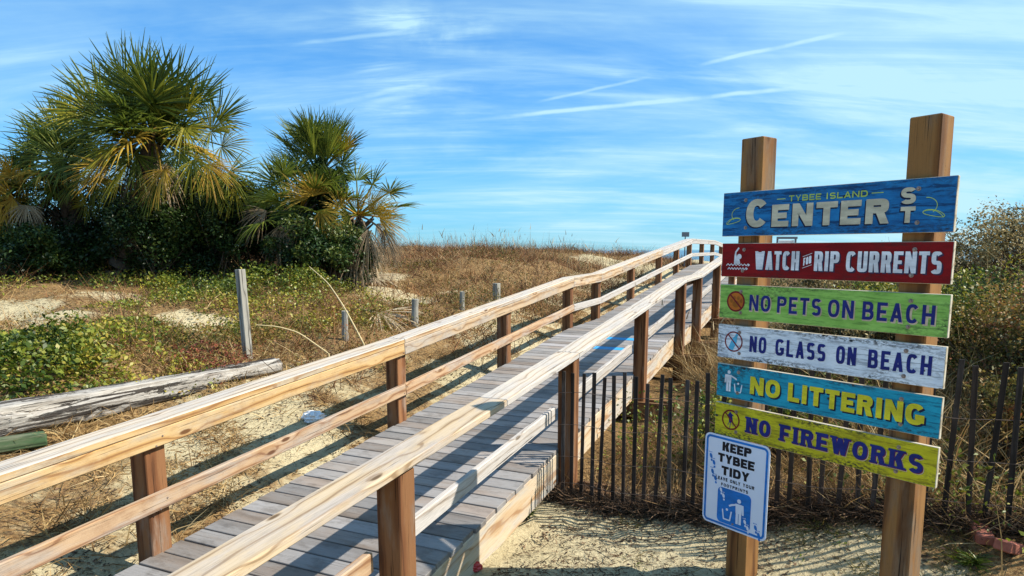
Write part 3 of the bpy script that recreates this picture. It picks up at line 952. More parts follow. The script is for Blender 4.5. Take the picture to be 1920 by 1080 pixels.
BLABEL = {'center': 'blue board with large cream lettering', 'rip': 'dark red board with white lettering', 'pets': 'lime green board with navy lettering',
          'glass': 'chipped white board with navy lettering', 'litter': 'turquoise board with yellow lettering', 'fire': 'mustard yellow board with navy slab lettering'}
def board_mesh(L, h, mat):
    bm = bmesh.new()
    bmesh.ops.create_cube(bm, size=1)
    for v in bm.verts:
        v.co.x *= L; v.co.y *= h; v.co.z *= BT
    bmesh.ops.bevel(bm, geom=list(bm.edges), offset=0.002, segments=1, affect='EDGES')
    bm.normal_update()
    for f in bm.faces: f.material_index = 0 if f.normal.z > 0.9 else 1
    me = bpy.data.meshes.new('board'); bm.to_mesh(me); bm.free()
    me.materials.append(mat); me.materials.append(M['edge'])
    return me
def bolt_mesh():
    bm = bmesh.new()
    bmesh.ops.create_cone(bm, cap_ends=True, segments=6, radius1=0.0075, radius2=0.0055, depth=0.009)
    bmesh.ops.create_cone(bm, cap_ends=True, segments=12, radius1=0.0105, radius2=0.0105, depth=0.003, matrix=Matrix.Translation((0, 0, -0.004)))
    me = bpy.data.meshes.new('bolt'); bm.to_mesh(me); bm.free()
    me.materials.append(M['steel'])
    return me
BOLT = bolt_mesh()
def glyph_part(name, g, mats, u, ztop, parent, out=0.0012, tilt=0.0, out0=0.0):
    """g in coordinates: u from the sign's origin, v = absolute height"""
    m = sign_matrix(0, 0, out0 + out)
    return part(name, g.mesh(mats), parent, m)
boards = {}
for key, zt, h, u0, L, mk in BOARDS:
    b = part('board', board_mesh(L, h, M[mk]), sign, sign_matrix(u0 + L / 2, zt - h / 2, -BT / 2))
    b['label'] = BLABEL[key]
    boards[key] = b
    for bu in (0.147, 1.052):
        for bv in (0.19, 0.81):
            part('bolt', BOLT, b, sign_matrix(bu + random.uniform(-.006, .006), zt - h * bv, 0.005))
def words(board, specs, v0, h, t, mat, name='lettering', out=0.0022, dx=0.0, dy=0.0, grow=0.0, **kw):
    """each painted word a part of its own"""
    for tx, a, b in specs:
        g = Glyphs()
        g.word(tx, a - grow, b + grow, v0 - grow, h + 2 * grow, t, dx=dx, dy=dy, **kw)
        glyph_part(name, g, (mat,), 0, 0, board, out)
# 1 CENTER ST
def center(g, dx, dy):
    g.letter('C', 0.152 + dx, 2.126 + dy, 0.137, 0.155, 0.046, p=2.2, th=0.036)
    for ch, a, b in (('E', 0.312, 0.412), ('N', 0.432, 0.547), ('T', 0.564, 0.676), ('E', 0.692, 0.794), ('R', 0.816, 0.928)):
        g.letter(ch, a + dx, 2.126 + dy, b - a, 0.118, 0.036, p=2.6, th=0.030)
def street(g, dx, dy):
    g.letter('S', 0.974 + dx, 2.212 + dy, 0.066, 0.076, 0.022, p=2.3, th=0.019)
    g.letter('T', 0.977 + dx, 2.126 + dy, 0.065, 0.074, 0.023, th=0.019)
for fn_ in (center, street):
    g = Glyphs(); fn_(g, -0.006, -0.007)
    glyph_part('lettering_shadow', g, (M['i_deep'],), 0, 0, boards['center'], 0.0010)
    g = Glyphs(); fn_(g, 0, 0)
    glyph_part('lettering', g, (M['i_cream'],), 0, 0, boards['center'], 0.0022)
words(boards['center'], (('TYBEE', 0.407, 0.585), ('ISLAND', 0.610, 0.820)), 2.257, 0.031, 0.20, M['i_lime'], 'small_lettering', 0.0014, gap=0.20, p=2.4)
for a, b in ((0.338, 0.386), (0.838, 0.893)):
    g = Glyphs(); g.line([(a, 2.2725), (b, 2.2725)], 0.004, 0)
    glyph_part('painted_dash', g, (M['i_lime'],), 0, 0, boards['center'], 0.0014)
for cx_, sg in ((0.078, -1), (1.112, 1)):
    g = Glyphs()
    arc = [(cx_ - sg * 0.028 + sg * 0.048 * math.sin(k_ / 14 * 2.4), 2.200 + 0.038 * math.cos(k_ / 14 * 2.4)) for k_ in range(15)]
    g.line(arc, 0.0028)
    loop = [(cx_ + sg * (0.008 + 0.046 * math.cos(a_)), 2.168 + 0.014 * math.sin(a_) - 0.020 * (0.5 + 0.5 * math.cos(a_)) ** 2 + 0.004) for a_ in [k_ / 24 * 6.283 for k_ in range(25)]]
    g.line(loop, 0.0026)
    tail = [(cx_ + sg * (-0.035 + 0.085 * k_ / 12), 2.176 + 0.006 * math.sin(k_ / 12 * 3.1) - 0.030 * (k_ / 12) ** 3) for k_ in range(13)]
    g.line(tail, 0.0026)
    glyph_part('painted_flourish', g, (M['i_lime'],), 0, 0, boards['center'], 0.0014)
# 2 WATCH FOR RIP CURRENTS
RIPW = (('WATCH', 0.222, 0.486), ('RIP', 0.570, 0.702), ('CURRENTS', 0.737, 1.172))
words(boards['rip'], RIPW, 1.893, 0.101, 0.19, M['i_purple'], 'lettering_shadow', 0.0010, 0.007, -0.006, gap=0.18, p=3.2, th=0.0170)
words(boards['rip'], RIPW, 1.893, 0.101, 0.19, M['i_white'], 'lettering', 0.0022, gap=0.18, p=3.2, th=0.0170)
g = Glyphs()
g.word('FOR', 0.510, 0.554, 1.918, 0.040, 0.17, gap=0.2, shear=0.35, p=3)
g.line([(0.506, 1.966), (0.556, 1.984)], 0.0025); g.line([(0.506, 1.906), (0.556, 1.924)], 0.0025)
glyph_part('small_lettering', g, (M['i_white'],), 0, 0, boards['rip'], 0.0022)
g = Glyphs()
g.disc(0.119, 1.963, 0.0155)
g.poly([(0.086, 1.922), (0.128, 1.922), (0.122, 1.945), (0.104, 1.955), (0.100, 1.975), (0.088, 1.975)])
g.line([(0.093, 1.968), (0.096, 1.990), (0.114, 2.012)], 0.010)
for yy, a, b in ((1.917, 0.036, 0.178), (1.895, 0.046, 0.166)):
    n_ = 13
    g.line([(a + (b - a) * i / n_, yy + (0.005 if i % 2 else -0.005)) for i in range(n_ + 1)], 0.0045)
    g.poly([(b, yy - 0.009), (b + 0.014, yy), (b, yy + 0.009)])
glyph_part('swimmer_pictogram', g, (M['i_white'],), 0, 0, boards['rip'], 0.0012)
def banned(g, cx, cy, r, t, mi):
    g.ring(cx, cy, r, r, t, 0, 360, n=44, mi=mi)
    a = r - t * 0.5
    g.line([(cx - a * 0.70, cy + a * 0.70), (cx + a * 0.70, cy - a * 0.70)], t * 0.95, mi)
# 3 NO PETS ON BEACH
PETW = (('NO', 0.200, 0.332), ('PETS', 0.373, 0.622), ('ON', 0.660, 0.792), ('BEACH', 0.835, 1.163))
words(boards['pets'], PETW, 1.660, 0.090, 0.23, M['i_pink'], 'lettering_shadow', 0.0010, 0.003, -0.004, 0.003, gap=0.27, p=2.5)
words(boards['pets'], PETW, 1.660, 0.090, 0.175, M['i_navy'], 'lettering', 0.0022, gap=0.27, p=2.5)
g = Glyphs()
g.disc(0.110, 1.706, 0.054, mi=0, n=32)
g.disc(0.112, 1.690, 0.024, 0.019, mi=1)
for dx_, dy_ in ((-0.030, 0.008), (-0.012, 0.026), (0.014, 0.027), (0.034, 0.010)):
    g.disc(0.112 + dx_, 1.700 + dy_, 0.0095, 0.012, mi=1)
banned(g, 0.110, 1.706, 0.060, 0.010, 2)
glyph_part('prohibition_pictogram', g, (M['i_orange'], M['i_orange2'], M['i_maroon']), 0, 0, boards['pets'], 0.0012)
# 4 NO GLASS ON BEACH
words(boards['glass'], (('NO', 0.214, 0.320), ('GLASS', 0.376, 0.662), ('ON', 0.718, 0.821), ('BEACH', 0.879, 1.168)), 1.424, 0.092, 0.18, M['i_navy'], 'lettering', 0.0015, gap=0.28, p=3.0)
g = Glyphs()
c_, s_ = math.cos(-0.42), math.sin(-0.42)
bp = [(-0.016, -0.062), (0.016, -0.062), (0.018, 0.008), (0.008, 0.034), (0.007, 0.066), (-0.007, 0.066), (-0.008, 0.034), (-0.018, 0.008)]
g.poly([(0.110 + x * c_ - y * s_, 1.471 + x * s_ + y * c_) for x, y in bp], 0)
banned(g, 0.108, 1.471, 0.060, 0.008, 1)
glyph_part('prohibition_pictogram', g, (M['i_sky'], M['i_maroon']), 0, 0, boards['glass'], 0.0012)
# 5 NO LITTERING
LITW = (('NO', 0.231, 0.419), ('LITTERING', 0.466, 1.156))
words(boards['litter'], LITW, 1.182, 0.102, 0.27, M['i_deep'], 'lettering_shadow', 0.0010, 0.008, -0.008, gap=0.14, p=2.4, th=0.024)
words(boards['litter'], LITW, 1.182, 0.102, 0.27, M['i_yellow'], 'lettering', 0.0022, gap=0.14, p=2.4, th=0.024)
def tidy_man(g, x, y, k, mi=0, flip=1):
    P = lambda a, b: (x + a * k * flip, y + b * k)
    g.disc(*P(0, 0.92), 0.085 * k, mi=mi)
    for q in ([(-0.13, 0.42), (0.13, 0.42), (0.15, 0.80), (-0.15, 0.80)], [(-0.12, 0.0), (-0.015, 0.0), (-0.01, 0.43), (-0.12, 0.43)], [(0.015, 0.0), (0.12, 0.0), (0.12, 0.43), (0.01, 0.43)]):
        pts = [P(*r) for r in q]
        g.poly(pts if flip > 0 else pts[::-1], mi)
    g.line([P(0.10, 0.76), P(0.32, 0.68), P(0.42, 0.62)], 0.07 * k, mi)
    g.line([P(-0.17, 0.78), P(-0.19, 0.42)], 0.07 * k, mi)
    g.line([P(0.32, 0.40), P(0.38, 0.03), P(0.66, 0.03), P(0.72, 0.40)], 0.055 * k, mi)
    g.disc(*P(0.52, 0.44), 0.05 * k, mi=mi)
g = Glyphs(); tidy_man(g, 0.087, 1.172, 0.125)
glyph_part('litter_pictogram', g, (M['i_white'],), 0, 0, boards['litter'], 0.0012)
# 6 NO FIREWORKS
FIRW = (('NO', 0.218, 0.372), ('FIREWORKS', 0.432, 1.168))
fkw = dict(gap=0.26, p=2.4, th=0.019, serif=0.008)
words(boards['fire'], FIRW, 0.952, 0.092, 0.25, M['i_pink'], 'lettering_shadow', 0.0010, 0.006, -0.006, **fkw)
words(boards['fire'], FIRW, 0.952, 0.092, 0.25, M['i_maroon'], 'lettering_rim', 0.0017, 0.003, -0.003, **fkw)
words(boards['fire'], FIRW, 0.952, 0.092, 0.25, M['i_navy'], 'lettering', 0.0026, **fkw)
g = Glyphs()
c_, s_ = math.cos(0.15), math.sin(0.15)
for q in ([(-0.013, -0.018), (0.013, -0.018), (0.013, 0.030), (0, 0.050), (-0.013, 0.030)], [(-0.024, 0.022), (0.024, 0.022), (0.013, 0.034), (-0.013, 0.034)]):
    g.poly([(0.113 + x * c_ - y * s_, 1.004 + x * s_ + y * c_) for x, y in q], 0)
g.line([(0.113, 0.986), (0.108, 0.952)], 0.004, 0)
for a in (-0.012, 0.012): g.line([(0.113 + a, 0.984), (0.113 + a * 1.6, 0.966)], 0.003, 0)
banned(g, 0.113, 1.003, 0.061, 0.009, 1)
glyph_part('prohibition_pictogram', g, (M['i_navy'], M['i_maroon']), 0, 0, boards['fire'], 0.0012)

# ------------------------------------------------------------------ tidy plate on the left post
TO = 0.012                     # its face stands this far in front of the boards
tidy = thing('litter_notice', 'white metal notice with blue border and bin pictogram on the left sign post', 'notice', SW(0.17, 0.34, TO))
def plate_mesh(x0, y0, x1, y1, r, th, mat):
    bm = bmesh.new()
    pts = []
    for cx_, cy_, a in ((x1 - r, y0 + r, -90), (x1 - r, y1 - r, 0), (x0 + r, y1 - r, 90), (x0 + r, y0 + r, 180)):
        for k_ in range(6):
            b_ = math.radians(a + 90 * k_ / 5)
            pts.append(bm.verts.new((cx_ + r * math.cos(b_), cy_ + r * math.sin(b_), -th)))
    f = bm.faces.new(pts)
    e = bmesh.ops.extrude_face_region(bm, geom=[f])
    for v in e['geom']:
        if isinstance(v, bmesh.types.BMVert): v.co.z += th
    bmesh.ops.recalc_face_normals(bm, faces=bm.faces)
    me = bpy.data.meshes.new('plate'); bm.to_mesh(me); bm.free()
    me.materials.append(mat)
    return me
tz = 0.0
TX0, TX1, TY0, TY1 = -0.052, 0.388, 0.335, 0.900
tm = sign_matrix(0, 0, TO)
plate = part('plate', plate_mesh(TX0, TY0, TX1, TY1, 0.035, 0.003, M['i_plate']), tidy, tm)
g = Glyphs()
def rr_ring(g, x0, y0, x1, y1, r, t, mi):
    def path(ins):
        pts = []
        rr = max(r - ins, 0.002)
        for cx_, cy_, a in ((x1 - r, y0 + r, -90), (x1 - r, y1 - r, 0), (x0 + r, y1 - r, 90), (x0 + r, y0 + r, 180)):
            for k_ in range(7):
                b_ = math.radians(a + 15 * k_)
                pts.append((cx_ + rr * math.cos(b_), cy_ + rr * math.sin(b_)))
        return pts
    A, B = path(0), path(t)
    n_ = len(A)
    for i in range(n_):
        j = (i + 1) % n_
        i0 = len(g.v)
        for p_ in (A[i], A[j], B[j], B[i]): g.v.append((p_[0], p_[1], 0.0))
        g.f.append([i0, i0 + 1, i0 + 2, i0 + 3]); g.m.append(mi)
rr_ring(g, TX0 + 0.010, TY0 + 0.010, TX1 - 0.010, TY1 - 0.010, 0.030, 0.014, 0)
part('border', g.mesh((M['i_blue'],)), tidy, sign_matrix(0, 0, TO + 0.0008))
for tx, a, b, v0, h_, t_w, gp in (('KEEP', 0.073, 0.270, 0.808, 0.056, 0.33, 0.08), ('TYBEE', 0.045, 0.294, 0.736, 0.054, 0.33, 0.08), ('TIDY', 0.073, 0.264, 0.660, 0.055, 0.33, 0.08),
                             ('LEAVE', 0.036, 0.118, 0.624, 0.021, 0.22, 0.30), ('ONLY', 0.136, 0.206, 0.624, 0.021, 0.22, 0.30), ('YOUR', 0.224, 0.300, 0.624, 0.021, 0.22, 0.30), ('FOOTPRINTS', 0.075, 0.260, 0.590, 0.019, 0.22, 0.30)):
    g = Glyphs(); g.word(tx, a, b, v0, h_, t_w, gap=gp, p=2.6, th=h_ * 0.26)
    part('lettering', g.mesh((M['i_dark'],)), tidy, sign_matrix(0, 0, TO + 0.0009))
g = Glyphs()
g.rrect(0.054, 0.362, 0.284, 0.582, 0.028, 0)
def feet(g, x, y, mi, k=1.0):
    for ax, ay in ((-0.008, 0.018), (0.010, -0.012)):
        g.disc(x + ax * k, y + ay * k, 0.0075 * k, 0.013 * k, mi, 12, 0.35)
        g.disc(x + (ax + 0.004) * k, y + (ay - 0.021) * k, 0.0055 * k, 0.0065 * k, mi, 10, 0.35)
        for d_ in (-0.007, 0.0, 0.007):
            g.disc(x + (ax - 0.004 + d_) * k, y + (ay + 0.019) * k, 0.0026 * k, mi=mi, n=6)
part('blue_panel', g.mesh((M['i_blue'],)), tidy, sign_matrix(0, 0, TO + 0.0009))
for fx_, fy_ in ((0.005, 0.735), (0.020, 0.640), (0.330, 0.380)):
    g = Glyphs(); feet(g, fx_, fy_, 0, 1.25)
    part('footprints', g.mesh((M['i_blue'],)), tidy, sign_matrix(0, 0, TO + 0.0009))
g = Glyphs()
tidy_man(g, 0.205, 0.385, 0.155, 0, -1)
for fx_, fy_ in ((0.085, 0.545), (0.258, 0.395)):
    g2 = Glyphs(); feet(g2, fx_, fy_, 0, 1.1)
    part('footprints', g2.mesh((M['i_plate'],)), tidy, sign_matrix(0, 0, TO + 0.0019))
part('bin_pictogram', g.mesh((M['i_plate'],)), tidy, sign_matrix(0, 0, TO + 0.0019))
# spacer bolts to the post
for zz in (0.86, 0.375):
    part('bolt', BOLT, tidy, sign_matrix(0.168, zz, TO + 0.002))
part('spacer_block', box_mesh(0.09, 0.05, TO + BT - 0.004, 0.002, (M['post'],)), tidy, sign_matrix(0.168, 0.62, (TO - BT) / 2 - 0.001))

# ------------------------------------------------------------------ sand fence behind the sign
FP = np.array([[0.38, 5.28], [1.37, 4.66], [2.68, 3.98], [3.6, 3.45]])
fence = thing('sand_fence', 'dark slatted wire sand fence running from the boardwalk behind the sign', 'fence', (float(FP[0][0]), float(FP[0][1]), 0.05))
fl = np.concatenate([[0], np.cumsum(np.linalg.norm(np.diff(FP, axis=0), axis=1))])
def fpos(t): return np.array([np.interp(t, fl, FP[:, 0]), np.interp(t, fl, FP[:, 1])])
t_ = 0.02
frng = random.Random(11)
slat_tops = []
while t_ < fl[-1]:
    p = fpos(t_)
    base = 0.03 + 0.30 * t_ / 2.6 - 0.02
    top = 1.045 + 0.10 * min(1, t_ / 2.6) + 0.30 * min(1.0, t_ / 2.6) * 0.75 * 0 + frng.choice((0, 0, 0, 0.01, -0.02, 0.03, -0.05))
    if t_ > 1.1: top += 0.08 + 0.10 * sm(np.array(t_), 1.1, 2.6)
    dd = fpos(t_ + 0.05) - fpos(t_)
    yaw = frng.uniform(-0.25, 0.25)
    dx3 = Vector((dd[0], dd[1], 0)).normalized()
    nrm = dx3.cross(Vector((0, 0, 1)))
    l0, l1 = frng.uniform(-0.02, 0.02), frng.uniform(-0.025, 0.025)
    p0 = Vector((p[0], p[1], min(base, float(H(p[0], p[1]))) - 0.12)) + dx3 * l0
    p1 = Vector((p[0], p[1], float(top))) + dx3 * l1 + nrm * frng.uniform(-0.02, 0.02)
    beam('slat', p0, p1, 0.031, 0.009, (M['slat'],), fence, up=nrm, bev=0.002, roll=yaw)
    t_ += frng.uniform(0.082, 0.094) + 0.012 * min(1, t_ / 2.5)
def tube(pts, r, n=5, close=True):
    pts = np.asarray(pts, float)
    rs = np.broadcast_to(np.asarray(r, float), (len(pts),))
    tan = np.gradient(pts, axis=0); tan /= np.linalg.norm(tan, axis=1, keepdims=True) + 1e-9
    ref = np.where(np.abs(tan[:, 2:3]) > 0.9, [[1.0, 0, 0]], [[0, 0, 1.0]])
    a = np.cross(tan, ref); a /= np.linalg.norm(a, axis=1, keepdims=True) + 1e-9
    b = np.cross(tan, a)
    ang = np.linspace(0, 2 * math.pi, n, endpoint=False)
    v = pts[:, None, :] + rs[:, None, None] * (a[:, None, :] * np.cos(ang)[None, :, None] + b[:, None, :] * np.sin(ang)[None, :, None])
    v = v.reshape(-1, 3)
    f = []
    for i in range(len(pts) - 1):
        for j in range(n):
            k_ = (j + 1) % n
            f.append([i * n + j, i * n + k_, (i + 1) * n + k_, (i + 1) * n + j])
    return v, np.array(f)
for zz in (0.14, 0.36, 0.62, 0.88):
    pts = []
    for q in np.linspace(0, fl[-1], 70):
        p = fpos(q)
        pts.append((p[0] - 0.009 + 0.018 * ((int(q * 20)) % 2), p[1] - 0.012, zz + 0.13 * min(1, q / 2.6) + 0.012 * math.sin(q * 9)))
    v, f = tube(pts, 0.0022, 4)
    part('wire', np_mesh('wire', v, f, [M['wire']]), fence, Matrix.Identity(4))

# ------------------------------------------------------------------ weathered posts on the left bank
def bank_post(px, py_top, py_base, Y, w, label, name='weathered_post', lean=(0, 0), round_=False, drop=0.5):
    top = at_depth(px, py_top, Y)
    g_ = float(H(top[0], top[1])) - drop
    base = Vector((top[0] + lean[0], top[1] + lean[1], g_))
    ob = thing(name, label, 'post', base, 'weathered posts along the bank')
    if not round_:
        beam('shaft', base, Vector(top), w, w * 0.95, (M['grey_post'],), ob, up=(0.6, 0.8, 0), bev=0.005)
    else:
        n_ = 9
        zz = np.linspace(0, 1, n_)
        pts = np.array([np.array(base) * (1 - t) + np.array(top) * t for t in zz])
        pts[:, 0] += 0.006 * np.sin(zz * 7)
        v, f = tube(pts, w / 2 * (1 + 0.06 * np.sin(zz * 13)), 12)
        v = np.vstack([v, pts[-1:] + [[0, 0, 0.006]]])
        i0 = (n_ - 1) * 12
        cap = [[i0 + j, i0 + (j + 1) % 12, len(v) - 1, len(v) - 1] for j in range(12)]
        bm = bmesh.new()
        bv = [bm.verts.new(q) for q in v]
        for q in f: bm.faces.new([bv[i] for i in q])
        for q in cap: bm.faces.new([bv[q[0]], bv[q[1]], bv[q[2]]])
        me = bpy.data.meshes.new('shaft'); bm.to_mesh(me); bm.free()
        m = frame((0, 0, 1), (1, 0, 0), base)
        me.transform(m.inverted())
        me.materials.append(M['grey_post'])
        part('shaft', me, ob, m)
    return ob
p450 = bank_post(450, 505, 688, 7.3, 0.082, 'tall square silver-grey post standing behind the white log', lean=(0.05, 0.0))
bank_post(646, 583, 650, 8.6, 0.085, 'short round grey post beside the leaning reed', round_=True, lean=(0, 0.03))
bank_post(778, 561, 610, 9.7, 0.10, 'grey post in front of the bare sand slope', round_=True)
bank_post(866, 547, 585, 11.0, 0.085, 'thin round post midway along the dune bank', round_=True, lean=(0.02, 0))
bank_post(931, 531, 565, 12.0, 0.105, 'square grey post rising behind the railing, farthest along the bank')
bank_post(998, 570, 590, 12.8, 0.04, 'slim pale stake seen below the railing', name='stake', round_=True)

# ------------------------------------------------------------------ driftwood timber
def log_timber():
    a = np.array([*on_ground(-140, 845), 0]); b = np.array([*on_ground(520, 697), 0])
    a[2] = H(a[0], a[1]) + 0.10; b[2] = H(b[0], b[1]) + 0.07
    n_, m_ = 110, 28
    ts = np.linspace(0, 1, n_)
    ax = (b - a) / np.linalg.norm(b - a)
    sd = np.cross(ax, [0, 0, 1.0]); sd /= np.linalg.norm(sd)
    up = np.cross(sd, ax)
    v = []
    for t in ts:
        c = a * (1 - t) + b * t
        hh = 0.140 * (1 - 0.45 * t)
        ww = 0.17 * (1 - 0.4 * t)
        for j in range(m_):
            an = 2 * math.pi * j / m_
            cx_, sy_ = math.cos(an), math.sin(an)
            x = ww * math.copysign(abs(cx_) ** 0.6, cx_); y = hh * math.copysign(abs(sy_) ** 0.6, sy_)
            k_ = 1 + 0.16 * (vnoise(t * 9, an * 1.6, 1.0, 4) - 0.5) + 0.14 * (vnoise(t * 3, j * 1.0, 1.0, 9) - 0.5)
            k_ -= 0.20 * sm(np.array(vnoise(t * 7, j * 1.9, 1.0, 14)), 0.60, 0.72) * (0.4 + vnoise(t * 60, j, 1.0, 2))
            if 0.14 < t < 0.36 and j in (2, 3, 12, 13): k_ -= 0.42 * math.sin((t - 0.14) / 0.22 * math.pi)
            if 0.40 < t < 0.75 and j in (0, 10, 11): k_ -= 0.22 * math.sin((t - 0.40) / 0.35 * math.pi)
            v.append(c + sd * x * k_ + up * y * k_)
    v = np.array(v)
    f = [[i * m_ + j, i * m_ + (j + 1) % m_, (i + 1) * m_ + (j + 1) % m_, (i + 1) * m_ + j] for i in range(n_ - 1) for j in range(m_)]
    m = frame(ax, (0, 0, 1), Vector((a + b) / 2))
    me = np_mesh('driftwood_log', v, f)
    bm = bmesh.new(); bm.from_mesh(me)
    bmesh.ops.holes_fill(bm, edges=[e for e in bm.edges if e.is_boundary], sides=0)
    bmesh.ops.recalc_face_normals(bm, faces=bm.faces)
    bm.to_mesh(me); bm.free()
    me.transform(m.inverted())
    me.materials.append(M['drift'])
    tag(part('driftwood_log', me, None, m), 'big bleached white driftwood timber lying along the left bank', 'log')
log_timber()
def lay_beam(name, label, cat, pa, pb, w, h, mat, lift=0.0, za=None):
    a = at_depth(*pa) if len(pa) == 3 else np.array([*on_ground(*pa), 0.0])
    b = at_depth(*pb) if len(pb) == 3 else np.array([*on_ground(*pb), 0.0])
    if len(pa) == 2: a[2] = H(a[0], a[1]) + h / 2 - 0.03 + lift
    if len(pb) == 2: b[2] = H(b[0], b[1]) + h / 2 - 0.03 + lift
    ob = beam(name, a, b, w, h, (mat,), None, bev=0.012)
    return tag(ob, label, cat)
lay_beam('green_timber', 'green stained timber lying just below the white driftwood', 'timber', (-170, 880), (88, 838), 0.12, 0.10, M['green_wood'], 0.05)
lay_beam('green_plank', 'wide green board lying behind the near railing below the log', 'timber', (-170, 925), (190, 845), 0.20, 0.045, M['green_wood'], 0.03)

# ------------------------------------------------------------------ plants: builders
def unit(v): return v / (np.linalg.norm(v, axis=-1, keepdims=True) + 1e-9)
def ribbons(base, dirs, length, width, bend, segs=3, tint=None):
    """tapered curved blades; base (N,3), dirs (N,3), bend (N,3) offset reached at the tip"""
    N = len(base)
    side = unit(np.cross(dirs, rng.normal(size=(N, 3))))
    ts = np.linspace(0, 1, segs + 1)
    rows = []
    for t in ts:
        c = base + dirs * (length * t)[:, None] + bend * (t ** 2)
        w = width * (1 - t ** 1.5) * 0.5 + width * 0.06
        rows.append(c - side * w[:, None]); rows.append(c + side * w[:, None])
    v = np.stack(rows, 1)                       # N, 2*(segs+1), 3
    k = 2 * (segs + 1)
    q = np.array([[2 * i, 2 * i + 1, 2 * i + 3, 2 * i + 2] for i in range(segs)])
    f = (np.arange(N)[:, None, None] * k + q[None]).reshape(-1, 4)
    tn = np.repeat(tint if tint is not None else rng.random(N), k)
    return v.reshape(-1, 3), f, tn
def leaves(c, size, tint=None, flat=0.0, aspect=0.5):
    N = len(c)
    nrm = rng.normal(size=(N, 3)); nrm[:, 2] = np.abs(nrm[:, 2]) + flat
    nrm = unit(nrm)
    ax = unit(np.cross(nrm, rng.normal(size=(N, 3))))
    sd = np.cross(nrm, ax)
    s_ = size[:, None]
    fold = nrm * s_ * 0.10
    v = np.stack([c - ax * s_ * 0.5, c + sd * s_ * aspect * 0.5 + fold + ax * s_ * 0.05, c + ax * s_ * 0.5, c - sd * s_ * aspect * 0.5 + fold + ax * s_ * 0.05], 1)
    f = np.arange(N * 4).reshape(N, 4)
    return v.reshape(-1, 3), f, np.repeat(tint if tint is not None else rng.random(N), 4)
def join(*parts_):
    vs, fs, ts, o = [], [], [], 0
    for v, f, t in parts_:
        vs.append(v); fs.append(f + o); ts.append(t); o += len(v)
    return np.vstack(vs), np.vstack(fs), np.concatenate(ts)
def stuff(name, label, geo, mat):
    me = np_mesh(name, geo[0], geo[1], [mat], geo[2])
    return tag(part(name, me, None), label, None, None, 'stuff')

# ------------------------------------------------------------------ palms
def frond_geo(crown, hub, axis, nrm, L, nseg=40, spread=118, droop=0.18, cup=0.25, seed=0, base_t=0.5):
    r = np.random.default_rng(seed)
    axis = unit(np.asarray(axis, float)); nrm = np.asarray(nrm, float)
    nrm = unit(nrm - axis * (nrm @ axis))
    side = np.cross(nrm, axis)
    an = np.radians(np.linspace(-spread, spread, nseg)) + r.normal(0, 0.035, nseg)
    rows = 7
    ts = np.array([0.02, 0.18, 0.36, 0.55, 0.72, 0.87, 1.0])
    fr = np.abs(an) / an.max()
    d = axis[None] * np.cos(an)[:, None] + side[None] * np.sin(an)[:, None] + nrm[None] * (cup * (0.2 + 1.1 * fr ** 1.5))[:, None]
    d = unit(d + r.normal(0, 0.055, (nseg, 3)))
    Ls = L * (1 - 0.25 * fr ** 2) * r.uniform(0.80, 1.10, nseg) * np.where(r.random(nseg) < 0.10, r.uniform(0.4, 0.8, nseg), 1.0)
    da = 2 * math.radians(spread) / nseg
    dr = droop * r.uniform(0.3, 2.2, nseg)
    curl = r.normal(0, 0.03, (nseg, 3))
    vs = []
    for t in ts:
        c = hub[None] + d * (Ls * t)[:, None] + curl * (Ls * t ** 2.2)[:, None]
        c = c - axis[None] * (0.10 * L * t * t * (1 - fr))[:, None] * 0 - nrm[None] * (0.09 * Ls * t ** 2 * (1 - 0.6 * fr))[:, None]
        c[:, 2] -= dr * Ls * t ** 2.6
        w = np.minimum(Ls * t * da * 0.56, 0.031 * L) * (1 - max(0, (t - 0.30) / 0.72) ** 0.9) + 0.0012
        s_ = unit(np.cross(nrm[None] + r.normal(0, 0.25, (nseg, 3)), d))
        fold = nrm[None] * (w * 0.7)[:, None]
        vs += [c - s_ * w[:, None], c + fold, c + s_ * w[:, None]]
    v = np.stack(vs, 1)
    k = rows * 3
    q = []
    for i in range(rows - 1):
        q += [[3 * i, 3 * i + 1, 3 * i + 4, 3 * i + 3], [3 * i + 1, 3 * i + 2, 3 * i + 5, 3 * i + 4]]
    f = (np.arange(nseg)[:, None, None] * k + np.array(q)[None]).reshape(-1, 4)
    tn = np.clip(base_t + r.normal(0, 0.18, nseg), 0, 1)
    geo = (v.reshape(-1, 3), f, np.repeat(tn, k))
    tt = np.linspace(0, 1, 7)[:, None]
    mid = (crown + hub) / 2 + np.array([0, 0, 0.12 * np.linalg.norm(hub - crown)])
    pts = crown * (1 - tt) ** 2 + mid * 2 * tt * (1 - tt) + (hub + axis * 0.12) * tt ** 2
    pv, pf = tube(pts, np.linspace(0.022, 0.010, 7), 5)
    return join(geo, (pv, pf, np.full(len(pv), base_t * 0.8)))
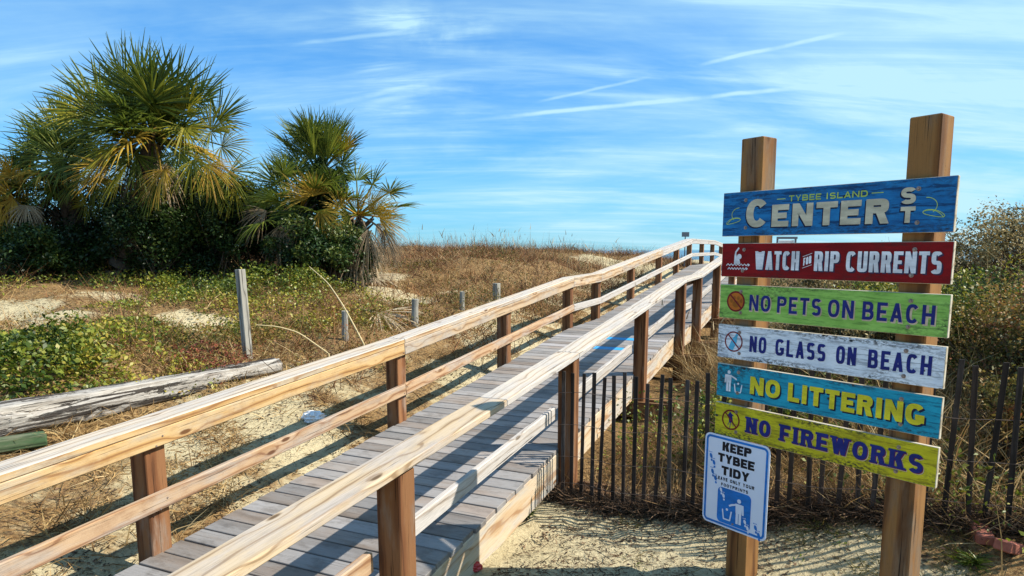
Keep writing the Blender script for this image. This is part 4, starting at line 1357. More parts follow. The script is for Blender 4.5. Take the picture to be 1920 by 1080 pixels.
def palm(label, crown_px, Y, base_px, fronds, extra, group='palms on the bank', trunk_r=0.16, name='cabbage_palm', extra_len=(0.75, 1.0), dead=4, seed=1, elev=(-0.5, 1.2)):
    crown = at_depth(*crown_px, Y)
    bx = at_depth(*base_px, Y)
    base = np.array([bx[0], Y, float(H(bx[0], Y))])
    ob = thing(name, label, 'palm', Vector(base), group)
    r = random.Random(seed)
    n_ = 26
    tt = np.linspace(0, 1, n_)
    pts = base * (1 - tt)[:, None] + (crown - [0, 0, 0.1]) * tt[:, None]
    pts[:, 0] += 0.10 * np.sin(tt * 3.1)
    pts[0, 2] -= 0.3
    rad = trunk_r * (1.15 - 0.25 * tt) * (1 + 0.10 * (np.arange(n_) % 2))
    v, f = tube(pts, rad, 12)
    tr = part('trunk', np_mesh('trunk', v, f, [M['bark']], None, False), ob, Matrix.Identity(4))
    # old leaf bases criss-crossing the trunk
    bv, bf, bo = [], [], 0
    for i in range(34):
        t = r.uniform(0.15, 1.0); a = r.uniform(0, 6.28)
        c = base * (1 - t) + crown * t
        d = np.array([math.cos(a), math.sin(a), 0.9])
        p0 = c + np.array([math.cos(a), math.sin(a), 0]) * trunk_r * 0.8
        w_, f_ = tube(np.array([p0, p0 + d * 0.10, p0 + d * 0.21]), [0.032, 0.026, 0.014], 5)
        bv.append(w_); bf.append(f_ + bo); bo += len(w_)
    part('leaf_bases', np_mesh('leaf_bases', np.vstack(bv), np.vstack(bf), [M['bark']]), tr, Matrix.Identity(4))
    k = 0
    for (hx, hy, dy, phi, toward, Lpx, mk, spread) in fronds:
        hub = at_depth(hx, hy, Y + dy)
        L = Lpx / F_PX * (Y + dy)
        a = math.radians(phi)
        axis = np.array([math.cos(a), -toward, math.sin(a)])
        nrm = np.array([r.uniform(-0.6, 0.6), -1.0, 0.45 + r.uniform(-0.5, 0.5)])
        geo = frond_geo(crown, hub, axis, nrm, L, 46, spread, (0.04 + 0.10 * (mk != 'palm_green')) * (1.0 if mk != 'palm_dead' else 1.8), r.uniform(0.15, 0.55), seed * 100 + k, r.uniform(0.35, 0.7))
        o_ = part('frond', np_mesh('frond', geo[0], geo[1], [M[mk]], geo[2]), ob, Matrix.Identity(4))
        k += 1
    for i in range(extra):
        az_ = 6.283 * (i + r.random() * 0.6) / extra * 1.618 * 2
        el = r.uniform(*elev)
        pet = r.uniform(0.35, 0.75)
        d = np.array([math.cos(az_) * math.cos(el), math.sin(az_) * math.cos(el), math.sin(el)])
        hub = crown + d * pet
        nrm = np.array([-d[0] * 0.7, -d[1] * 0.7, 1.0]) + np.array([r.uniform(-.3, .3), r.uniform(-.3, .3), 0])
        mk = 'palm_green' if el > 0.0 else r.choice(('palm_olive', 'palm_green', 'palm_gold'))
        geo = frond_geo(crown, hub, d, nrm, r.uniform(*extra_len), 36, r.uniform(95, 120), 0.07 if el > 0 else 0.25, 0.25, seed * 100 + 50 + i, r.uniform(0.3, 0.65))
        part('frond', np_mesh('frond', geo[0], geo[1], [M[mk]], geo[2]), ob, Matrix.Identity(4))
    for i in range(dead):
        az_ = r.uniform(0, 6.283)
        d = np.array([math.cos(az_) * 0.35, math.sin(az_) * 0.35 - 0.15, -0.9])
        hub = crown + d * r.uniform(0.35, 0.7)
        geo = frond_geo(crown, hub, d, np.array([math.cos(az_), math.sin(az_) - 0.6, 0.2]), r.uniform(0.5, 0.8), 26, r.uniform(25, 45), 0.35, 0.5, seed * 100 + 80 + i, r.uniform(0.3, 0.8))
        o_ = part('frond', np_mesh('frond', geo[0], geo[1], [M['palm_dead']], geo[2]), ob, Matrix.Identity(4))
        o_['label'] = 'dead brown hanging frond'
    return ob
G_, O_, Y_, D_ = 'palm_green', 'palm_olive', 'palm_gold', 'palm_dead'
palm('tallest palm with a broad round crown of green and yellowing fans', (285, 258), 12.0, (215, 505), [
    (284, 196, -0.4, 102, 0.15, 122, G_, 130), (236, 176, 0.2, 114, -0.1, 112, G_, 85), (262, 168, 0.3, 98, -0.1, 105, G_, 80), (328, 180, 0.1, 68, 0.0, 100, G_, 95),
    (372, 195, -0.1, 52, 0.1, 90, G_, 100), (350, 215, -0.3, 75, 0.2, 80, O_, 90), (396, 246, -0.4, 22, 0.2, 76, O_, 115), (410, 225, 0.1, 40, 0.0, 70, G_, 90), (415, 275, 0.0, -5, 0.1, 62, O_, 100),
    (190, 205, -0.2, 134, 0.1, 108, G_, 95), (172, 215, -0.3, 150, 0.2, 95, O_, 70), (170, 240, 0.1, 165, 0.0, 100, G_, 85), (215, 235, -0.4, 170, 0.3, 80, G_, 100),
    (222, 275, -0.7, 215, 0.5, 82, O_, 70), (205, 318, -0.8, 202, 0.5, 72, Y_, 50), (238, 310, -0.7, 238, 0.5, 82, O_, 55), (190, 300, -0.5, 190, 0.3, 85, G_, 90), (255, 290, -0.5, 260, 0.5, 80, G_, 90),
    (308, 318, -0.9, 262, 0.5, 68, Y_, 80), (362, 300, -0.8, 296, 0.5, 76, O_, 75), (388, 308, -0.6, 318, 0.4, 74, Y_, 60), (335, 285, -0.6, 275, 0.5, 70, G_, 95),
    (430, 322, -0.3, 335, 0.3, 66, G_, 95), (345, 240, -0.5, 290, 0.6, 62, O_, 100), (440, 350, -0.2, 310, 0.2, 62, O_, 80), (405, 345, -0.4, 285, 0.3, 66, G_, 90), (290, 345, -0.5, 250, 0.3, 66, G_, 90)], 38, seed=1, dead=6, extra_len=(0.6, 0.95))
palm('dark palm crown leaning out left of the tallest palm', (112, 330), 12.6, (150, 510), [
    (110, 258, -0.2, 150, 0.1, 90, G_, 95), (80, 285, -0.3, 176, 0.1, 80, G_, 100), (120, 300, -0.6, 195, 0.4, 82, G_, 95), (130, 245, 0.0, 125, 0.0, 80, G_, 85), (65, 300, 0.1, 160, 0.0, 70, G_, 85),
    (150, 270, 0.0, 110, 0.0, 75, G_, 90), (70, 320, -0.3, 190, 0.2, 66, G_, 80), (150, 330, -0.5, 230, 0.4, 76, G_, 90), (100, 350, -0.5, 215, 0.4, 66, G_, 90), (175, 350, -0.4, 265, 0.4, 66, G_, 90), (160, 385, -0.7, 75, 0.6, 45, O_, 120)], 26, seed=2, dead=5, extra_len=(0.55, 0.8))
palm('yellowing palm cut off by the left edge of the view', (-8, 362), 12.2, (-10, 520), [
    (18, 330, -0.3, 120, 0.3, 50, Y_, 100), (40, 350, -0.4, 60, 0.4, 42, Y_, 95), (25, 372, -0.5, 200, 0.5, 55, Y_, 100), (50, 385, -0.5, 280, 0.5, 45, D_, 70), (5, 400, -0.5, 250, 0.5, 55, Y_, 80), (-30, 330, -0.2, 140, 0.1, 60, O_, 100), (10, 350, 0.0, 90, 0.0, 60, O_, 90)], 14, seed=3, dead=4, extra_len=(0.5, 0.7))
palm('slender vine-covered palm with an upright brush-like crown', (598, 330), 12.5, (612, 505), [
    (600, 285, -0.1, 92, 0.0, 78, G_, 60), (575, 290, 0.0, 108, 0.0, 74, G_, 55), (625, 290, 0.0, 76, 0.0, 74, G_, 55), (590, 300, -0.3, 100, 0.2, 80, G_, 60),
    (612, 300, -0.3, 84, 0.2, 80, G_, 60), (645, 285, -0.2, 74, 0.1, 50, Y_, 45), (632, 296, -0.3, 70, 0.2, 62, O_, 50), (560, 305, -0.1, 125, 0.1, 60, G_, 60), (640, 310, 0.0, 60, 0.1, 55, G_, 70), (605, 290, 0.4, 90, -0.1, 80, G_, 70),
    (585, 270, 0.2, 100, 0.0, 66, G_, 60), (618, 268, 0.2, 82, 0.0, 66, G_, 60), (570, 320, -0.2, 140, 0.2, 50, G_, 80), (635, 325, -0.2, 35, 0.2, 48, G_, 80)], 12, seed=4, dead=1, trunk_r=0.13, extra_len=(0.5, 0.68), elev=(0.7, 1.4))
palm('low ragged palm with golden fans at the foot of the slender palm', (560, 400), 11.9, (560, 510), [
    (578, 372, -0.4, 128, 0.3, 60, Y_, 70), (588, 368, -0.4, 95, 0.3, 50, Y_, 75), (520, 345, 0.0, 125, 0.0, 60, G_, 95), (505, 375, -0.1, 170, 0.1, 55, G_, 90), (540, 375, -0.2, 140, 0.1, 60, G_, 100), (555, 400, -0.4, 190, 0.3, 55, G_, 100),
    (530, 420, -0.5, 262, 0.3, 62, D_, 45), (500, 395, -0.4, 215, 0.3, 60, D_, 55), (545, 330, 0.1, 100, 0.0, 55, G_, 80), (570, 410, -0.5, 240, 0.3, 58, D_, 40), (600, 395, -0.5, 300, 0.3, 55, Y_, 70)], 16, seed=5, dead=6, trunk_r=0.12, extra_len=(0.45, 0.65))
palm('low palm with orange fans leaning right over the dune', (672, 405), 12.1, (655, 515), [
    (690, 395, -0.3, 28, 0.2, 74, Y_, 55), (668, 392, -0.3, 62, 0.2, 58, Y_, 65), (712, 412, -0.3, 10, 0.2, 58, Y_, 65), (640, 392, -0.4, 110, 0.2, 48, Y_, 70), (700, 402, -0.1, 45, 0.1, 50, O_, 60), (655, 405, -0.4, 200, 0.3, 50, O_, 80),
    (640, 420, -0.5, 262, 0.3, 66, D_, 50), (720, 430, -0.4, 290, 0.3, 68, D_, 45), (690, 430, -0.5, 272, 0.3, 70, D_, 45), (705, 420, -0.2, 320, 0.2, 62, D_, 50), (660, 430, -0.4, 250, 0.3, 66, D_, 40)], 10, seed=6, dead=7, trunk_r=0.12, extra_len=(0.42, 0.58))

# ------------------------------------------------------------------ shrubs
def shrub(label, c, rad, n_leaf, size, mat, name='shrub', group=None, tint=(0.0, 0.75), n_twig=120, clumps=40, seed=0, cat='shrub'):
    """c centre (x, y, z); leaves gathered in clumps near the surface of an uneven ellipsoid, twigs inside"""
    r = np.random.default_rng(seed)
    c = np.asarray(c, float); rad = np.asarray(rad, float)
    g_ = float(H(c[0], c[1]))
    ob = thing(name, label, cat, (float(c[0]), float(c[1]), g_), group)
    d = unit(r.normal(size=(clumps, 3)))
    d[:, 2] = np.where((d[:, 2] < -0.35) & (r.random(clumps) < 0.4), -d[:, 2] * 0.6, d[:, 2])
    cc = c + d * rad * (r.uniform(0.35, 1.05, clumps)[:, None])
    cr = np.min(rad) * r.uniform(0.22, 0.46, clumps)
    ct = r.uniform(tint[0], tint[1], clumps)
    i = r.integers(0, clumps, n_leaf)
    off = unit(r.normal(size=(n_leaf, 3))) * (r.random(n_leaf) ** 0.45)[:, None] * cr[i][:, None]
    p = cc[i] + off
    gz = H(p[:, 0], p[:, 1])
    p[:, 2] = np.maximum(p[:, 2], gz + 0.02 + 0.05 * r.random(n_leaf))
    tn = np.clip(ct[i] + r.normal(0, 0.14, n_leaf), 0, 1)
    sz = size * r.uniform(0.6, 1.3, n_leaf)
    geo = leaves(p, sz, tn, 0.2, 0.52)
    part('foliage', np_mesh('foliage', geo[0], geo[1], [M[mat]], geo[2]), ob, Matrix.Identity(4))
    b = np.stack([c[0] + r.normal(0, rad[0] * 0.25, n_twig), c[1] + r.normal(0, rad[1] * 0.25, n_twig), np.full(n_twig, 0.0)], 1)
    b[:, 2] = H(b[:, 0], b[:, 1]) - 0.03
    tgt = cc[r.integers(0, clumps, n_twig)]
    dv = tgt - b
    ln = np.linalg.norm(dv, axis=1) * r.uniform(0.9, 1.12, n_twig)
    tw = ribbons(b, unit(dv), ln, r.uniform(0.008, 0.022, n_twig), r.normal(0, 0.12, (n_twig, 3)), 4)
    part('stems', np_mesh('stems', tw[0], tw[1], [M['twig']], tw[2]), ob, Matrix.Identity(4))
    return ob
def shrub_px(label, px, py, Y, rx, rz, n, size=0.055, mat='shrub_dark', **k):
    c = at_depth(px, py, Y)
    s_ = Y / F_PX
    return shrub(label, c, (rx * s_, min(rx, rz * 1.3) * s_ * 0.8, rz * s_), n, size, mat, **k)
GS = 'dark shrubs under the palms'
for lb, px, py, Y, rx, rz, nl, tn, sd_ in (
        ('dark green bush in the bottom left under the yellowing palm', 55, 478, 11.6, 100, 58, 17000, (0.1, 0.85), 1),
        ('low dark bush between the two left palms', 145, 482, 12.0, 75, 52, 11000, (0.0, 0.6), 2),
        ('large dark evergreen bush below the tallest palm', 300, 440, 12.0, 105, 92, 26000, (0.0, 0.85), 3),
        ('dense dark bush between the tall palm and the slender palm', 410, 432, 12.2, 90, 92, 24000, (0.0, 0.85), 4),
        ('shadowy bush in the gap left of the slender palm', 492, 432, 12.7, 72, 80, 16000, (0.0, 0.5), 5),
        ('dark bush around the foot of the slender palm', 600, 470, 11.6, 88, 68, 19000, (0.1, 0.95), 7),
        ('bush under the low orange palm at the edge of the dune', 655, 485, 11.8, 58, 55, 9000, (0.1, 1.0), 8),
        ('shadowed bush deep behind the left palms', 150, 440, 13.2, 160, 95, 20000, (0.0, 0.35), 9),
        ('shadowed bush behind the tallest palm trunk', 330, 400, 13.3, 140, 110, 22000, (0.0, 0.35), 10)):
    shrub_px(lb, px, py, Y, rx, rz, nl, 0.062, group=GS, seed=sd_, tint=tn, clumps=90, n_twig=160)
shrub_px('leafy vine wrapped round the stem of the slender palm', 605, 368, 12.2, 50, 66, 11000, 0.055, group=GS, seed=6, tint=(0.1, 0.85), name='vine', cat='vine', clumps=60)

# ground vines and low leafy cover on the left bank (uncountable: stuff)
def cover_patch(px, py, rad, n, height, size, tint0, tint1, flat=0.3):
    cx_, cy_ = on_ground(px, py)
    a = rng.random(n) * 6.283; q = np.sqrt(rng.random(n)) * rad * (1 + 0.3 * np.sin(a * 3 + px))
    x, y = cx_ + q * np.cos(a), cy_ + q * np.sin(a)
    keep = (fbm(x, y, 2.0, 41) + 0.12 * rng.normal(size=n) > 0.50)
    x, y, q = x[keep], y[keep], q[keep]
    n = len(x)
    if n == 0: return None
    o = x * NV[0] + y * NV[1]
    k = o < -4.2
    x, y, q = x[k], y[k], q[k]; n = len(x)
    hmax = height * (1 - (q / (rad * 1.3)) ** 2) * (0.4 + 1.2 * fbm(x, y, 3.0, 43))
    z = H(x, y) + np.clip(hmax, 0.01, None) * rng.random(n) ** 0.6 + 0.01
    clump = fbm(x, y, 2.6, 47)
    tn = np.clip(tint0 + 0.08 + (tint1 - tint0) * (clump + rng.normal(0, 0.22, n)), 0, 1)
    return leaves(np.stack([x, y, z], 1), size * 0.82 * rng.uniform(0.5, 1.4, n), tn, flat, 0.55)
pg = [cover_patch(*a) for a in ((120, 670, 0.85, 5200, 0.34, 0.062, 0.1, 0.95), (40, 690, 0.8, 4200, 0.30, 0.062, 0.0, 0.9), (200, 650, 0.7, 3000, 0.28, 0.055, 0.2, 1.1), (240, 700, 0.7, 2200, 0.18, 0.05, 0.4, 1.2),
      (330, 545, 1.2, 5500, 0.35, 0.055, 0.0, 0.9), (420, 545, 1.2, 6000, 0.38, 0.055, 0.0, 0.8), (520, 545, 1.2, 6500, 0.4, 0.055, 0.0, 0.8), (600, 560, 1.1, 5000, 0.35, 0.05, 0.1, 1.0),
      (350, 580, 1.0, 3600, 0.2, 0.05, 0.2, 1.0), (560, 600, 1.0, 4200, 0.25, 0.05, 0.3, 1.2), (660, 575, 1.0, 3800, 0.25, 0.045, 0.2, 1.1), (290, 520, 1.2, 3500, 0.3, 0.05, 0.2, 1.0), (30, 540, 1.0, 2200, 0.2, 0.05, 0.2, 1.0)) ]
stuff('ground_vines', 'green leafy ground vines on the left bank below the palms', join(*[p for p in pg if p]), M['shrub_mid'])
po = [cover_patch(*a) for a in ((480, 650, 1.0, 5200, 0.2, 0.045, 0.0, 1.0), (600, 640, 1.0, 5200, 0.25, 0.045, 0.0, 1.0), (300, 640, 1.1, 3600, 0.15, 0.045, 0.0, 0.9), (420, 600, 1.1, 2600, 0.12, 0.045, 0.1, 1.0),
      (700, 610, 1.0, 4000, 0.2, 0.045, 0.1, 1.1), (120, 600, 1.0, 1500, 0.10, 0.04, 0.2, 1.0), (820, 590, 1.2, 3500, 0.2, 0.04, 0.0, 0.9), (740, 505, 1.3, 3500, 0.2, 0.05, 0.0, 0.8), (1000, 590, 1.3, 3500, 0.25, 0.04, 0.0, 0.8), (330, 690, 0.8, 2400, 0.12, 0.04, 0.2, 1.0))]
stuff('rusty_ground_cover', 'olive and rust coloured low plants on the left bank', join(*[p for p in po if p]), M['shrub_olive'])
pr = [cover_patch(*a) for a in ((395, 680, 0.5, 1200, 0.15, 0.04, 0.0, 1.0), (340, 695, 0.4, 600, 0.1, 0.04, 0.0, 1.0))]
stuff('red_ground_cover', 'small patch of dark red leaves by the tall grey post', join(*[p for p in pr if p]), M['shrub_red'])

# dry grass and brush
def scatter(n, xr, yr, dens, power=1.2):
    x = rng.uniform(*xr, n); y = rng.uniform(*yr, n)
    r_ = np.hypot(x, y)
    vis = (y > 1.6) & (np.abs(x) < y * 0.86 + 0.8)
    w = dens(x, y) * np.minimum(1.0, (4.0 / r_) ** power * 1.0) * vis
    k = rng.random(n) < w
    return x[k], y[k]
def so(x, y): return x * DV[0] + y * DV[1], x * NV[0] + y * NV[1]
def off_walk(x, y, m=0.06):
    s_, o_ = so(x, y)
    return (o_ < PL_L - 0.14 - m) | (o_ > R_OUT + m)
def d_straw(x, y):
    s_, o_ = so(x, y)
    q = -3.6 - o_
    c = fbm(x, y, 1.3, 61)
    d = np.where(o_ < -2.7, 0.75 + 0.25 * sm(q, 0.9, 2.5), 0.0)
    return d * (0.10 + 0.9 * sm(c, 0.42, 0.58)) * (1 - 0.9 * sand_patch(x, y)) * off_walk(x, y) * (s_ < 26)
x, y = scatter(900000, (-11, 3), (1.6, 15), d_straw, 1.15)
n = len(x)
dirs = unit(np.stack([rng.normal(0, 1, n), rng.normal(0, 1, n), rng.uniform(0.15, 1.0, n)], 1))
tf = fbm(x, y, 5.0, 63)
ln = rng.uniform(0.06, 0.22, n) * (0.5 + 1.3 * sm(tf, 0.4, 0.7))
geo = ribbons(np.stack([x, y, H(x, y) - 0.01], 1), dirs, ln, rng.uniform(0.004, 0.010, n), np.stack([rng.normal(0, .05, n), rng.normal(0, .05, n), -rng.uniform(0, .12, n)], 1), 2, np.clip(0.25 + 0.6 * fbm(x, y, 2.2, 64) + rng.normal(0, 0.2, n), 0, 1))
stuff('dry_grass', 'tan dry grass scattered over the left bank', geo, M['straw'])
def d_brush(x, y):
    s_, o_ = so(x, y)
    q = -3.6 - o_
    c = fbm(x, y, 0.8, 71)
    left = sm(s_, 7.0, 9.5) * sm(q, 0.10, 0.6) * (0.35 + 0.65 * sm(c, 0.36, 0.56))
    return left * (1 - 0.85 * sand_patch(x, y)) * off_walk(x, y) * (1 - sm(s_, 27, 33))
x, y = scatter(420000, (-15, 14), (6, 34), d_brush, 0.55)
n = len(x)
dirs = unit(np.stack([rng.normal(0, 0.8, n), rng.normal(0, 0.8, n), rng.uniform(0.3, 1.2, n)], 1))
ln = rng.uniform(0.08, 0.34, n) * (0.25 + 1.5 * sm(fbm(x, y, 1.9, 73), 0.3, 0.7))
geo = ribbons(np.stack([x, y, H(x, y) - 0.01], 1), dirs, ln, rng.uniform(0.005, 0.012, n), rng.normal(0, .05, (n, 3)), 2, np.clip(-0.45 + 1.7 * fbm(x, y, 1.6, 77) + rng.normal(0.0, 0.22, n), 0, 1))
stuff('dune_brush', 'rust and tan dry brush covering the dune beyond the posts', geo, M['rust_brush'])
x, y = scatter(260000, (-13, 6), (7, 26), lambda x, y: d_brush(x, y) * sm(fbm(x, y, 1.5, 131), 0.46, 0.58), 0.55)
n = len(x)
z = H(x, y) + 0.26 * sm(fbm(x, y, 1.5, 131), 0.50, 0.72) * rng.random(n) ** 0.7 + 0.01
geo = leaves(np.stack([x, y, z], 1), rng.uniform(0.025, 0.055, n), np.clip(-0.25 + 1.2 * fbm(x, y, 0.9, 133) + rng.normal(0, 0.22, n), 0, 1), 0.2, 0.5)
stuff('dune_shrublets', 'olive and brown low shrublets scattered through the dune brush', geo, M['shrub_olive'])
x, y = scatter(120000, (-12, 8), (5.5, 24), lambda x, y: np.maximum(d_brush(x, y), d_straw(x, y) * (y > 6.2)) * sm(fbm(x, y, 1.1, 181), 0.47, 0.62), 0.5)
n = len(x)
dirs = unit(np.stack([rng.normal(0, 0.7, n), rng.normal(0, 0.7, n), rng.uniform(0.3, 1.2, n)], 1))
ln = rng.uniform(0.18, 0.50, n) * (0.4 + 1.0 * sm(fbm(x, y, 1.1, 181), 0.47, 0.75))
geo = ribbons(np.stack([x, y, H(x, y) - 0.01], 1), dirs, ln, rng.uniform(0.005, 0.010, n), rng.normal(0, .09, (n, 3)), 3, np.clip(-0.1 + 0.9 * fbm(x, y, 2.3, 183) + rng.normal(0, 0.2, n), 0, 1))
stuff('tangled_stems', 'taller reddish brown tangled stems clumped on the dune and bank', geo, M['rust_brush'])
# dry litter lying on the sand
def d_lit(x, y):
    s_, o_ = so(x, y)
    c = fbm(x, y, 1.6, 81)
    e_ = (x - SIGN_O[0]) * -SN[0] + (y - SIGN_O[1]) * -SN[1]
    right = 0.85 + 0.15 * sm(e_, 0.0, 0.8)
    d = np.where(o_ > -2.7, right, 0.45)
    return d * sm(c, 0.34, 0.62) * off_walk(x, y, 0.0) * (s_ < 14)
x, y = scatter(300000, (-8, 7), (1.6, 12), d_lit, 1.0)
n = len(x)
dirs = unit(np.stack([rng.normal(0, 1, n), rng.normal(0, 1, n), rng.uniform(-0.05, 0.22, n)], 1))
geo = ribbons(np.stack([x, y, H(x, y) + 0.006], 1), dirs, rng.uniform(0.015, 0.11, n), rng.uniform(0.002, 0.006, n), np.stack([rng.normal(0, .02, n), rng.normal(0, .02, n), -rng.uniform(0, .02, n)], 1), 2, np.clip(rng.normal(0.45, 0.3, n), 0, 1))
stuff('plant_litter', 'brown stems and bits of dry litter lying on the sand', geo, M['dark_litter'])
n = 15000
tq = rng.uniform(-0.1, fl[-1], n)
fx_, fy_ = np.interp(tq, fl, FP[:, 0]), np.interp(tq, fl, FP[:, 1])
wd = rng.normal(-0.03, 0.08, n) * (0.5 + fbm(fx_, fy_, 2.5, 141))
x, y = fx_ - 0.55 * wd * 1.0, fy_ - 0.83 * wd * 1.0 + 0.02
dirs = unit(np.stack([rng.normal(0, 1, n), rng.normal(0, 0.7, n), rng.uniform(-0.1, 0.55, n)], 1))
geo = ribbons(np.stack([x, y, H(x, y) + rng.random(n) ** 2 * 0.07], 1), dirs, rng.uniform(0.03, 0.22, n), rng.uniform(0.003, 0.009, n), rng.normal(0, .03, (n, 3)), 2, np.clip(rng.normal(0.5, 0.35, n), 0, 1))
stuff('fence_debris', 'dark twigs and debris banked along the foot of the fence', geo, M['dark_litter'])
# small dead leaves and chips strewn on the open sand
x, y = scatter(90000, (-6, 6), (1.8, 10), lambda x, y: off_walk(x, y, 0.0) * (0.10 + 0.9 * sm(fbm(x, y, 2.4, 161), 0.46, 0.62)), 1.1)
n = len(x)
geo = leaves(np.stack([x, y, H(x, y) + 0.008], 1), rng.uniform(0.010, 0.034, n), np.clip(rng.normal(0.55, 0.3, n), 0, 1), 3.0, 0.6)
stuff('leaf_litter', 'small brown dead leaves and chips strewn over the sand', geo, M['dark_litter'])
x, y = scatter(60000, (0.0, 5), (2.2, 5.2), lambda x, y: off_walk(x, y, 0.05) * sm(fbm(x, y, 2.0, 171), 0.52, 0.66), 0.6)
n = len(x)
dirs = unit(np.stack([rng.normal(0, 1, n), rng.normal(0, 1, n), rng.uniform(0.05, 0.6, n)], 1))
geo = ribbons(np.stack([x, y, H(x, y) - 0.003], 1), dirs, rng.uniform(0.03, 0.11, n), rng.uniform(0.003, 0.006, n), rng.normal(0, .02, (n, 3)), 2, np.clip(0.1 + 0.8 * fbm(x, y, 1.7, 173) + rng.normal(0, 0.2, n), 0, 1))
stuff('sprout_patches', 'patches of short dry and olive sprouts in the sand around the sign', geo, M['shrub_olive'])
# undergrowth behind the sand fence
def d_under(x, y):
    s_, o_ = so(x, y)
    e_ = (x - SIGN_O[0]) * -SN[0] + (y - SIGN_O[1]) * -SN[1]
    fy = np.interp(x, FP[:, 0], FP[:, 1])
    c = fbm(x, y, 1.2, 91)
    return np.where((o_ > R_OUT + 0.05) & (y > fy + 0.05 - 0.25 * (x > 2.6)), (0.35 + 0.65 * sm(c, 0.35, 0.6)) * sm(x, 0.2, 1.2) * np.maximum(0.35 * (s_ < 7.0), sm(o_, -1.25, -0.5)), 0) + np.where((x > 2.6) & (o_ > 0), 0.25 * sm(c, 0.4, 0.6), 0)
x, y = scatter(330000, (0, 11), (2.2, 14), d_under, 1.0)
n = len(x)
dirs = unit(np.stack([rng.normal(0, 0.8, n), rng.normal(0, 0.8, n), rng.uniform(0.2, 1.2, n)], 1))
ln = rng.uniform(0.08, 0.45, n) * (0.5 + fbm(x, y, 1.8, 97))
geo = ribbons(np.stack([x, y, H(x, y) - 0.01], 1), dirs, ln, rng.uniform(0.003, 0.008, n), rng.normal(0, .06, (n, 3)), 2, np.clip(0.1 + 0.8 * fbm(x, y, 1.3, 95) + rng.normal(0, 0.2, n), 0, 1))
stuff('fence_undergrowth', 'tangled tan undergrowth behind the slatted fence', geo, M['straw'])
x, y = scatter(300000, (0.3, 10), (3.2, 13), lambda x, y: d_under(x, y) * sm(fbm(x, y, 1.0, 101), 0.36, 0.56), 0.8)
n = len(x)
z = H(x, y) + rng.random(n) ** 1.1 * 0.55 * sm(fbm(x, y, 1.3, 107), 0.25, 0.7) + 0.01
geo = leaves(np.stack([x, y, z], 1), rng.uniform(0.02, 0.05, n), np.clip(0.15 + 0.8 * fbm(x, y, 1.5, 103) + rng.normal(0, 0.15, n), 0, 1), 0.2, 0.55)
stuff('fence_leaf_cover', 'low green and yellow leaves growing behind the slatted fence', geo, M['shrub_mid'])

# shrubs on the right-hand dune
GR = 'shrubs on the right dune'
RS = [('dense tan and olive shrub filling the right edge behind the fence', (4.55, 5.5), (0.95, 0.8, 0.70), 1.80, 'shrub_olive', 24000, 0.036),
      ('green leafy shrub right of the lime board', (4.3, 6.7), (1.0, 0.8, 0.55), 1.85, 'shrub_mid', 15000, 0.036),
      ('brown twiggy shrub topping the right dune', (6.2, 8.2), (1.25, 1.0, 0.66), 2.46, 'shrub_tan', 26000, 0.038),
      ('low brown shrub seen between the boards of the sign', (3.45, 7.0), (0.95, 0.9, 0.42), 1.55, 'shrub_tan', 13000, 0.038),
      ('far tan shrub left of the right dune top', (4.7, 9.2), (1.3, 1.0, 0.50), 1.95, 'shrub_tan', 14000, 0.042),
      ('shadowed shrub just behind the right end of the fence', (3.75, 4.60), (0.55, 0.45, 0.38), 1.15, 'shrub_olive', 9000, 0.036),
      ('low bush behind the fence under the white board', (2.3, 5.6), (0.75, 0.5, 0.28), 0.85, 'shrub_mid', 8000, 0.038)]
for i, (lb, (sx, sy), rad, top, mt, nl, sz) in enumerate(RS):
    shrub(lb, (sx, sy, top - rad[2] * 0.95), rad, nl, sz, mt, group=GR, seed=30 + i, tint=(0.05, 1.0), n_twig=700, clumps=110)

n = 15000
x = rng.uniform(2.4, 8.0, n); y = rng.uniform(4.0, 10.5, n)
k = (np.abs(x) < y * 0.84 + 0.3) & (y > np.interp(x, FP[:, 0], FP[:, 1]) + 0.15)
x, y = x[k], y[k]; n = len(x)
dirs = unit(np.stack([rng.normal(-0.1, 0.55, n), rng.normal(0, 0.55, n), rng.uniform(0.5, 1.2, n)], 1))
ln = rng.uniform(0.35, 0.95, n) * (0.6 + 0.6 * fbm(x, y, 1.2, 151))
geo = ribbons(np.stack([x, y, H(x, y)], 1), dirs, ln, rng.uniform(0.004, 0.009, n), np.stack([rng.normal(0, .18, n), rng.normal(0, .18, n), -rng.uniform(0, .25, n)], 1), 4, np.clip(rng.normal(0.6, 0.25, n), 0, 1))
stuff('dry_stalks', 'wispy tan stalks arching through the shrubs on the right', geo, M['straw'])
# sea oats along the crests
def oats(n, xf, ht):
    x, y = xf(n)
    n = len(x)
    d = unit(np.stack([rng.normal(0.03, 0.10, n), rng.normal(0, 0.10, n), np.ones(n)], 1))
    ln = rng.uniform(0.4, 1.0, n) * ht
    b = np.stack([x, y, H(x, y) - 0.02], 1)
    g1 = ribbons(b, d, ln, np.full(n, 0.010), np.stack([rng.normal(0, .10, n), rng.normal(0, .05, n), -rng.uniform(0, .08, n)], 1), 4)
    tip = b + d * ln[:, None]
    k = rng.random(n) < 0.4
    m = k.sum()
    hd = ribbons(tip[k] - d[k] * 0.12, unit(d[k] + rng.normal(0, 0.2, (m, 3))), rng.uniform(0.10, 0.2, m), np.full(m, 0.022), rng.normal(0, .05, (m, 3)), 2)
    return join(g1, hd)
def crest_left(n):
    s_ = rng.uniform(15.5, 22, n); o_ = rng.uniform(-13, -4.0, n)
    p = DV[None] * s_[:, None] + NV[None] * o_[:, None]
    k = fbm(p[:, 0], p[:, 1], 0.7, 111) > 0.42
    return p[k, 0], p[k, 1]
